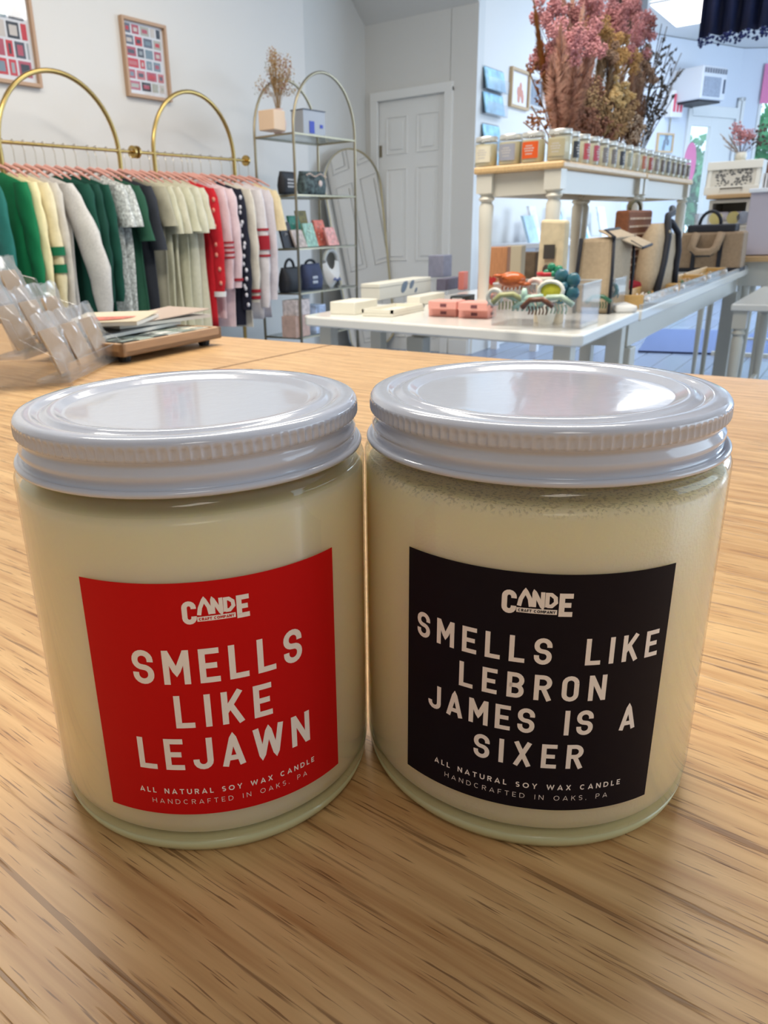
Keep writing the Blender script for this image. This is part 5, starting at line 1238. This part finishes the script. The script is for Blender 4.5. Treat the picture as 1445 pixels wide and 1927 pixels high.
def wallpic(x0, x1, y0, y1, cn, fc_, label, on='b', inner=(230, 225, 222)):
    if on == 'b':
        a, b_ = onb(x0, y0, BR), onb(x1, y1, BR); loc = ((a.x+b_.x)/2, BR, (a.z+b_.z)/2); rz = 0; w_ = abs(b_.x-a.x)
        hh = abs(onb((x0+x1)/2, y0, BR).z-onb((x0+x1)/2, y1, BR).z)
    else:
        a, b_ = one(x0, y0), one(x1, y1); loc = (a+b_)/2; rz = ANG; w_ = (b_-a).dot(ED); hh = abs(a.z-b_.z)
    r = thing('picture_frame', label, 'picture frame', loc, rz); f = .022
    b = MB()
    for s in (-1, 1): b.box((s*(w_/2-f/2), -.014, 0), (f, .028, hh)); b.box((0, -.014, s*(hh/2-f/2)), (w_-2*f, .028, f))
    b.build('frame', mat('picframe_'+cn, srgb(*fc_), .5), r)
    b = MB(); b.box((0, -.006, 0), (w_-2*f, .008, hh-2*f)); b.cur = 1
    rnd = random.Random(len(label))
    for k in range(6): b.ball((rnd.uniform(-.2, .2)*w_, -.011, rnd.uniform(-.3, .3)*hh), (.03, .003, .04), 8, 6)
    b.build('art_print', [mat('art_bg_'+cn, srgb(*inner), .6), mat('art_ink_'+cn, srgb(206, 140, 120) if cn == 'oak' else srgb(130, 140, 150), .6)], r); return r
wallpic(959, 990, 130, 205, 'oak', (190, 160, 120), 'oak-framed abstract print on the wall between card pockets and flowers')
wallpic(993, 1016, 146, 205, 'grey', (196, 192, 186), 'grey print in a pale frame half hidden behind the flowers', inner=(140, 146, 156))
wallpic(1236, 1262, 250, 288, 'blue', (210, 180, 140), 'small pale blue print on the wall left of the entry door', 'e', (180, 205, 225))
# white exit-style box sign, its front face plain red and white
p = one(1262, 198); r = thing('wall_sign', 'small pink and white box sign beside the entry door', 'sign', (p.x, p.y, p.z-.15), ANG)
MB().box((0, -.05, .15), (.24, .10, .30)).build('sign_box', M_frame_w, r, bevel=.01)
b = MB()
for k in range(3): b.box((-.07+.07*k, -.102, .16), (.045, .004, .20))
b.build('red_bars', mat('sign_pink', srgb(220, 90, 110), .5), r)
MB().tube([(0, -.02, 0), (0, -.02, -.16)], .008, 6).build('bracket', M_champ, r)
# air conditioner over the door
DEP = .42
q0, q1 = one(1322, 150, DEP), one(1368, 150, DEP); zt_, zb_ = one(1345, 124, DEP).z, one(1345, 188, DEP).z
c = (q0+q1)/2; c.z = zb_; wA = (q1-q0).dot(ED); hA = zt_-zb_
ac = thing('air_conditioner', 'white box air conditioner mounted above the entry door', 'air conditioner', c, ANG)
MB().box((0, DEP/2+.0, hA/2), (wA, DEP, hA)).build('housing', mat('ac_white', srgb(214, 216, 220), .5), ac, bevel=.015)
MB().box((-wA*.10, -.004, hA*.38), (wA*.68, .012, hA*.58)).build('grille', mat('ac_grille', srgb(150, 158, 172), .6, noise=.15, nscale=60), ac)
b = MB()
for k in range(9): b.box((-wA*.42+wA*.84*k/8, -.003, hA*.86), (wA*.06, .010, hA*.15))
b.build('louvre', mat('ac_dark', srgb(120, 122, 130), .6), ac)
MB().box((wA*.40, -.004, hA*.42), (wA*.05, .012, hA*.42)).build('control_panel', mat('ac_ctrl', srgb(70, 80, 100), .5), ac)
MB().box((0, DEP/2+.02, -.012), (wA*.9, DEP-.04, .02)).build('bracket', mat('ac_black', srgb(30, 30, 34), .5), ac)
# pink round signs on the door glass
for (x, y, rad, lab) in ((1297, 309, .21, 'large round pink sign hanging on the entry door glass'), (1283, 354, .12, 'smaller pink sign lower down on the entry door glass')):
    p = one(x, y, .03); b = MB(); b.slab([tuple(p+ED*rad*.62*math.cos(6.283*i/28)+Vector((0, 0, rad*1.25*math.sin(6.283*i/28)))-p) for i in range(28)], tuple(EN*.008))
    solo('round_sign', b, mat('sign_rose', srgb(226, 130, 170), .5), lab, 'sign', p)
p = onf(1442, 160, .03); solo('hanging_sign', MB().slab([tuple(-FD*.06+Vector((0, 0, -.22))), tuple(FD*.20+Vector((0, 0, -.22))), tuple(FD*.20+Vector((0, 0, .25))), tuple(-FD*.06+Vector((0, 0, .25)))], tuple(FN*.01)), mat('sign_rose', srgb(226, 130, 170), .5), 'pink hanging sign high in the window at the right edge', 'sign', p)

# console with cards against the right wall, seen through the riser legs
M_cons = mat('console_white', srgb(222, 224, 228), .4)
cx0, cx1 = 6.5, 9.6
r = thing('console_table', 'white console table against the right-hand wall under the pictures', 'table', ((cx0+cx1)/2, 2.53, FLOOR)); w_ = cx1-cx0
MB().box((0, 0, .87), (w_, .46, .04)).build('tabletop', M_cons, r, bevel=.004)
for sx in (-1, 1):
    for sy in (-1, 1): MB().box((sx*(w_/2-.05), sy*.18, .425), (.06, .06, .85)).build('leg', M_cons, r)
pcs = [('pale blue', (176, 206, 226)), ('white', (228, 232, 238)), ('lavender', (190, 190, 220)), ('aqua', (150, 204, 220)), ('pink', (214, 186, 200)), ('silver', (200, 208, 216)), ('teal', (120, 176, 190)), ('ivory', (226, 222, 210))]
for i in range(12):
    cn, cc = pcs[i % 8]; x = cx0+.25+.235*i; hgt = [.22, .30, .18, .26][i % 4]
    r = thing('card_pack', '%s card stack leaning on the wall console, number %s from the alcove end' % (cn, ['one', 'two', 'three', 'four', 'five', 'six', 'seven', 'eight', 'nine', 'ten', 'eleven', 'twelve'][i]), 'card pack', (x, 2.50+.05*(i % 3), FLOOR+.89), .15*((i % 3)-1), 'cards on the wall console')
    MB().slab([(-.08, -.03, 0), (.08, -.03, 0), (.08, .05, hgt), (-.08, .05, hgt)], (0, .025, 0)).build('cards', mat('cards_'+cn.replace(' ', '_'), srgb(*cc), .5, noise=.2, nscale=12), r)

# ---------------------------------------------------------------- right-hand cabinet stack
AX = 5.75
def cbox(x0, y0, x1, y1, dep, a=AX):
    """real box whose -X face has these corners on the plane x = a; returns centre-bottom and size"""
    p, q = ona(x0, y0, a), ona(x1, y1, a); return Vector((a+dep/2, (p.y+q.y)/2, min(p.z, q.z))), (dep, abs(p.y-q.y), abs(p.z-q.z))
M_cab = mat('cabinet_paint', srgb(206, 202, 190), .45)
zc = ona(1365, 366, AX).z
y0_, y1_ = ona(1335, 380, AX).y, ona(1412, 380, AX).y
cab = thing('cabinet', 'narrow painted cabinet with wooden top and open cubby beneath the bread box', 'cabinet', (AX+.20, (y0_+y1_)/2, FLOOR)); wy = y0_-y1_; H_ = zc-FLOOR
MB().box((0, 0, H_-.012), (.46, wy*1.16, .024)).build('wooden_top', mat('cab_top_wood', srgb(190, 156, 112), .5), cab, bevel=.004)
ZB = .62; b = MB(); b.box((0.19, 0, (H_-.03+ZB)/2), (.02, wy, H_-.03-ZB))
for s in (-1, 1): b.box((0, s*(wy/2-.01), (H_-.03+ZB)/2), (.40, .02, H_-.03-ZB))
for sx in (-1, 1):
    for sy in (-1, 1): MB().tube([(sx*.17, sy*(wy/2-.03), 0), (sx*.17, sy*(wy/2-.03), ZB)], [.012, .022], 12).build('leg', M_wpaint, cab, smooth=1)
for z in (ZB+.01, H_-.17, H_-.04): b.box((-.005, 0, z), (.39, wy-.04, .02))
b.build('carcass', M_cab, cab)
MB().box((-.20, 0, (ZB+H_-.18)/2+.005), (.018, wy-.03, H_-.21-ZB)).build('door', M_cab, cab, bevel=.004)
zs = H_-.16+FLOOR
for i, (cn, cc, yy) in enumerate((('lilac', (206, 196, 216), wy*.2), ('mauve', (176, 166, 190), -wy*.2))):
    solo('eyewear_case', MB().tube([(-.03, -wy*.17, .03), (-.03, wy*.17, .03)], .028, 12), mat('case_'+cn, srgb(*cc), .4), '%s case in the cubby under the cabinet top' % cn, 'case', (AX+.08, (y0_+y1_)/2+yy, zs), 0, smooth=1)
# bread box
c, sz = cbox(1332, 300, 1428, 358, .28, AX+.02)
bb = thing('bread_box', 'cream bread box with a grey toile print and wire handle', 'bread box', (c.x, c.y, zc)); hh = ona(1380, 302, AX+.02).z-zc; wy2 = sz[1]
b = MB(); b.slab([(-.14, -wy2/2, 0), (-.10, -wy2/2, hh), (.14, -wy2/2, hh), (.14, -wy2/2, 0)], (0, wy2, 0)); b.build('box_body', M_cab, bb, bevel=.006)
b = MB()
for s in (-1, 1): b.slab([(-.146, s*(wy2/2-.02)-.012, .0), (-.146, s*(wy2/2-.02)+.012, .0), (-.108, s*(wy2/2-.02)+.012, hh), (-.108, s*(wy2/2-.02)-.012, hh)], (.01, 0, 0))
b.slab([(-.112, -wy2/2, hh-.05), (-.112, wy2/2, hh-.05), (-.105, wy2/2, hh), (-.105, -wy2/2, hh)], (-.012, 0, 0)); b.slab([(-.152, -wy2/2, 0), (-.152, wy2/2, 0), (-.146, wy2/2, .05), (-.146, -wy2/2, .05)], (.01, 0, 0))
b.build('moulded_frame', mat('cabinet_paint_light', srgb(222, 220, 210), .4), bb, bevel=.003)
b = MB(); rnd = random.Random(12); 
for k in range(150):
    u, v = rnd.uniform(-1, 1), rnd.uniform(-1, 1)
    if abs(u) < .45 and abs(v) < .35 and k % 5: continue
    zz = hh*.52+v*hh*.26; xx = -.14+.04*zz/hh-.0015; b.ball((xx, u*wy2*.33, zz), (.0015, .007, .004), 5, 4)
b.build('toile_print', mat('toile_grey', srgb(104, 104, 104), .7), bb)
MB().tube([(-.150, -.06, .035), (-.17, -.06, .035), (-.17, .06, .035), (-.150, .06, .035)], .004, 6).build('wire_handle', mat('wire_dark', srgb(70, 66, 60), .4, 1), bb)
# clear tray with yellow rounds, standing on a box beyond the tote
ct, sz = cbox(1308, 402, 1408, 424, .10, 5.42)
pd = thing('display_stand', 'white display stand behind the khaki tote', 'display stand', (5.47, ct.y, FLOOR)); hs = ct.z-FLOOR
MB().box((0, 0, hs-.008), (.12, sz[1], .016)).build('stand_top', M_cab, pd, bevel=.003)
MB().tube([(0, 0, .015), (0, 0, hs-.016)], .014, 12).build('pole', M_wpaint, pd, smooth=1)
MB().box((0, 0, .008), (.22, .26, .016)).build('base', M_wpaint, pd, bevel=.003)
r = thing('clear_tray', 'clear tray holding yellow round tins behind the khaki tote', 'tray', (5.47, ct.y, ct.z))
b = MB(); b.box((0, 0, .003), (.10, sz[1], .004))
for s in (-1, 1): b.box((s*.049, 0, sz[2]/2), (.003, sz[1], sz[2])); b.box((0, s*(sz[1]/2-.002), sz[2]/2), (.1, .003, sz[2]))
b.build('tray_walls', M_acr, r)
for i, (q, cc, cn) in enumerate(((.12, (214, 196, 90), 'pale yellow'), (-.20, (206, 190, 90), 'mustard yellow'), (-.38, (150, 164, 190), 'slate blue'))):
    solo('round_tin', MB().tube([(-.012, 0, sz[2]*.5), (.012, 0, sz[2]*.5)], sz[2]*.46, 20), mat('tin_'+cn.replace(' ', '_'), srgb(*cc), .4), '%s round tin standing in the clear tray' % cn, 'tin', (5.45, ct.y+q*sz[1], ct.z+.006), smooth=1)
# posy behind the bread box
p = ona(1395, 292, AX+.2)
r = thing('dried_bouquet', 'small pink dried bouquet behind the bread box lid', 'dried flowers', (AX+.12, ona(1393, 300, AX+.12).y, zc+hh))
MB().lathe([(.03, 0), (.035, .03), (.03, .05)], n=16).build('pot', M_wbox, r, smooth='all')
b, b2_, b3, st = MB(), MB(), MB(), MB(); rnd = random.Random(21)
for k in range(26):
    a = rnd.uniform(-1.3, 1.3); L_ = rnd.uniform(.09, .2); tip = (rnd.uniform(-.04, .04), -L_*math.sin(a)*.9, .04+L_*math.cos(a)*.9); st.tube([(0, 0, .03), tip], .0015, 4)
    if abs(a) < .6: florets(b, tip, .03, 22, .006, rnd)
    elif a > 0: florets(b3, tip, .035, 7, .008, rnd)
    else: plume(b2_, (0, 0, .03), tip, .014, 50, rnd, .2, .003)
b.build('pink_blossoms', mat('dry_pink_blossoms', srgb(222, 130, 136), .85), r); b2_.build('pale_plumes', mat('dry_pale2', srgb(206, 190, 176), .85), r); b3.build('dark_sprigs', mat('dry_dark2', srgb(90, 70, 66), .85), r); st.build('stems', mat('dry_stem2', srgb(110, 90, 80), .8), r)
# second cabinet at the right edge with books on it
p0, p1 = ona(1412, 370, 5.3), ona(1480, 370, 5.3)
cb2 = thing('cabinet', 'lilac grey cabinet with pale shelf cut by the right edge', 'cabinet', (5.5, (p0.y+p1.y)/2, FLOOR)); wy = p0.y-p1.y; H2 = ona(1425, 362, 5.3).z-FLOOR; HM = ona(1425, 480, 5.3).z-FLOOR
MB().box((0, 0, (H2+HM)/2), (.38, wy, H2-HM)).build('upper_body', mat('lilac_paint', srgb(190, 184, 196), .5), cb2, bevel=.004)
MB().box((0, 0, H2+.01), (.44, wy*1.1, .022)).build('top_shelf', mat('white_shelf', srgb(226, 232, 240), .4), cb2, bevel=.003)
MB().box((-.02, .02, HM-.02), (.5, wy*1.25, .03)).build('wooden_ledge', mat('cab_top_wood', srgb(190, 156, 112), .5), cb2, bevel=.003)
MB().box((0, 0, HM-.035-.07), (.38, wy, .14)).build('lower_body', M_cab, cb2)
for sx in (-1, 1):
    for sy in (-1, 1): MB().tube([(sx*.16, sy*(wy/2-.04), 0), (sx*.16, sy*(wy/2-.04), HM-.17)], [.012, .022], 12).build('leg', M_wpaint, cb2, smooth=1)
solo('wooden_crate', MB().box((0, 0, .075), (.12, .17, .15)), mat('walnut', srgb(110, 78, 62), .5), 'dark walnut box at the right edge beside the bread box', 'crate', (5.56, (p0.y+p1.y)/2-.03, FLOOR+H2+.021), bevel=.004)
for k in range(5):
    solo('white_booklet', MB().box((0, 0, .04), (.09, .007, .08)), M_frame_w, 'thin white booklet standing on the lilac cabinet, %s of five' % ['leftmost', 'second', 'middle', 'fourth', 'rightmost'][k], 'booklet', (5.39, (p0.y+p1.y)/2+.045-.017*k, FLOOR+H2+.021), 0, 'white booklets on the lilac cabinet')

# ---------------------------------------------------------------- white side table with turned legs, rugs
r = thing('side_table', 'white side table with turned legs at the lower right', 'table', (4.60, ona(1390, 620, 4.10).y-.27, FLOOR)); zt2 = .66
MB().box((0, 0, zt2-.015), (1.1, .62, .03)).build('tabletop', M_lac, r, bevel=.005)
for sx in (-1, 1):
    for sy in (-1, 1): turned(MB(), sx*.50, sy*.27, 0, zt2-.03, .026).build('leg', M_wpaint, r, smooth=1)
b = MB(); 
for s in (-1, 1): b.box((0, s*.27, .16), (.96, .02, .03))
b.build('stretcher', M_wpaint, r)
r = thing('garment_rail', 'plain white metal clothing rail behind the side table', 'clothes rail', (7.3, .80, FLOOR))
b = MB()
b.tube([(-.45, 0, .03), (-.45, 0, .62), (.45, 0, .62), (.45, 0, .03)], .014, 8); b.build('rail_frame', M_wpaint, r, smooth=1)
MB().box((-.45, 0, .015), (.04, .4, .03)).build('foot', M_wpaint, r); MB().box((.45, 0, .015), (.04, .4, .03)).build('foot', M_wpaint, r)
def rug_mat():
    m = mat('striped_rug', srgb(70, 86, 130), .9); nt = m.node_tree; b = nt.nodes['Principled BSDF']; tc = nt.nodes.new('ShaderNodeTexCoord'); wv = nt.nodes.new('ShaderNodeTexWave'); wv.inputs['Scale'].default_value = 5; wv.bands_direction = 'X'
    cr = nt.nodes.new('ShaderNodeValToRGB'); cr.color_ramp.elements[0].color = (*srgb(36, 44, 78), 1); cr.color_ramp.elements[1].color = (*srgb(140, 160, 206), 1); cr.color_ramp.elements[0].position = .4; cr.color_ramp.elements[1].position = .6
    nt.links.new(tc.outputs['Object'], wv.inputs[0]); nt.links.new(wv.outputs[0], cr.inputs[0]); nt.links.new(cr.outputs[0], b.inputs['Base Color']); return m
RUG = rug_mat()
pa = onz(1285, 642, FLOOR); solo('rug', MB().box((0, 0, .008), (1.5, .62, .014)), RUG, 'blue striped rug on the floor beyond the long table', 'rug', (pa.x, pa.y, FLOOR), .15)
pa = onz(1440, 655, FLOOR); solo('rug', MB().box((0, 0, .008), (1.5, .8, .014)), RUG, 'blue striped rug at the right edge near the side table', 'rug', (pa.x+.3, pa.y-.15, FLOOR), -.1)

# ---------------------------------------------------------------- hanging things
p = ona(1312, 90, 3.1); zb = p.z
cu = thing('curtain', 'navy pleated curtain with a ragged fringe hanging at the top right corner', 'curtain', (3.1, p.y, CEIL)); L_ = CEIL-zb; wd = 1.1
b = MB(); n = 150; 
for i in range(n+1):
    y = -wd*i/n; x = .020*math.sin(i*.9)+.006*math.sin(i*1.7+1)
    for z in (-.03, -L_*.5, -L_+.03): b.v.append((x*(1.2 if z < -.1 else .7), y, z))
for i in range(n):
    for k in range(2): b.face([3*i+k, 3*i+3+k, 3*i+4+k, 3*i+1+k])
b.build('cloth', mat('navy_velvet', srgb(26, 38, 78), .8, noise=.3, nscale=10), cu, smooth='all', solid=.004)
b = MB(); rnd = random.Random(3)
for i in range(900):
    y = -wd*rnd.random(); j = -y/wd*n; x = (.020*math.sin(j*.9)+.006*math.sin(j*1.7+1))*1.2
    b.octa((x+rnd.uniform(-.006, .006), y, -L_+.03-rnd.uniform(0, .028)), rnd.uniform(.003, .006))
o = b.build('fringe', mat('navy_fringe', srgb(22, 36, 92), .9), cu); o['kind'] = 'stuff'
MB().tube([(0, .02, -.02), (0, -wd-.02, -.02)], .012, 8).build('rail', mat('rail_dark', srgb(40, 40, 44), .4, 1), cu)
p = ona(1199, 58, 4.9); q = ona(1150, 58, 4.9)
sp = thing('loudspeaker', 'black loudspeaker hanging from the ceiling behind the flowers', 'loudspeaker', (4.9, (p.y+q.y)/2, p.z))
MB().box((.08, 0, .19), (.18, q.y-p.y, .38)).build('cabinet', mat('speaker_black', srgb(36, 34, 36), .6), sp, bevel=.01)
MB().box((-.012, 0, .19), (.006, q.y-p.y-.02, .34)).build('grille', mat('speaker_grille', srgb(24, 24, 26), .8), sp)
MB().tube([(.08, 0, .38), (.08, 0, CEIL-p.z+.005)], .012, 8).build('bracket', mat('speaker_black', srgb(36, 34, 36), .6), sp)
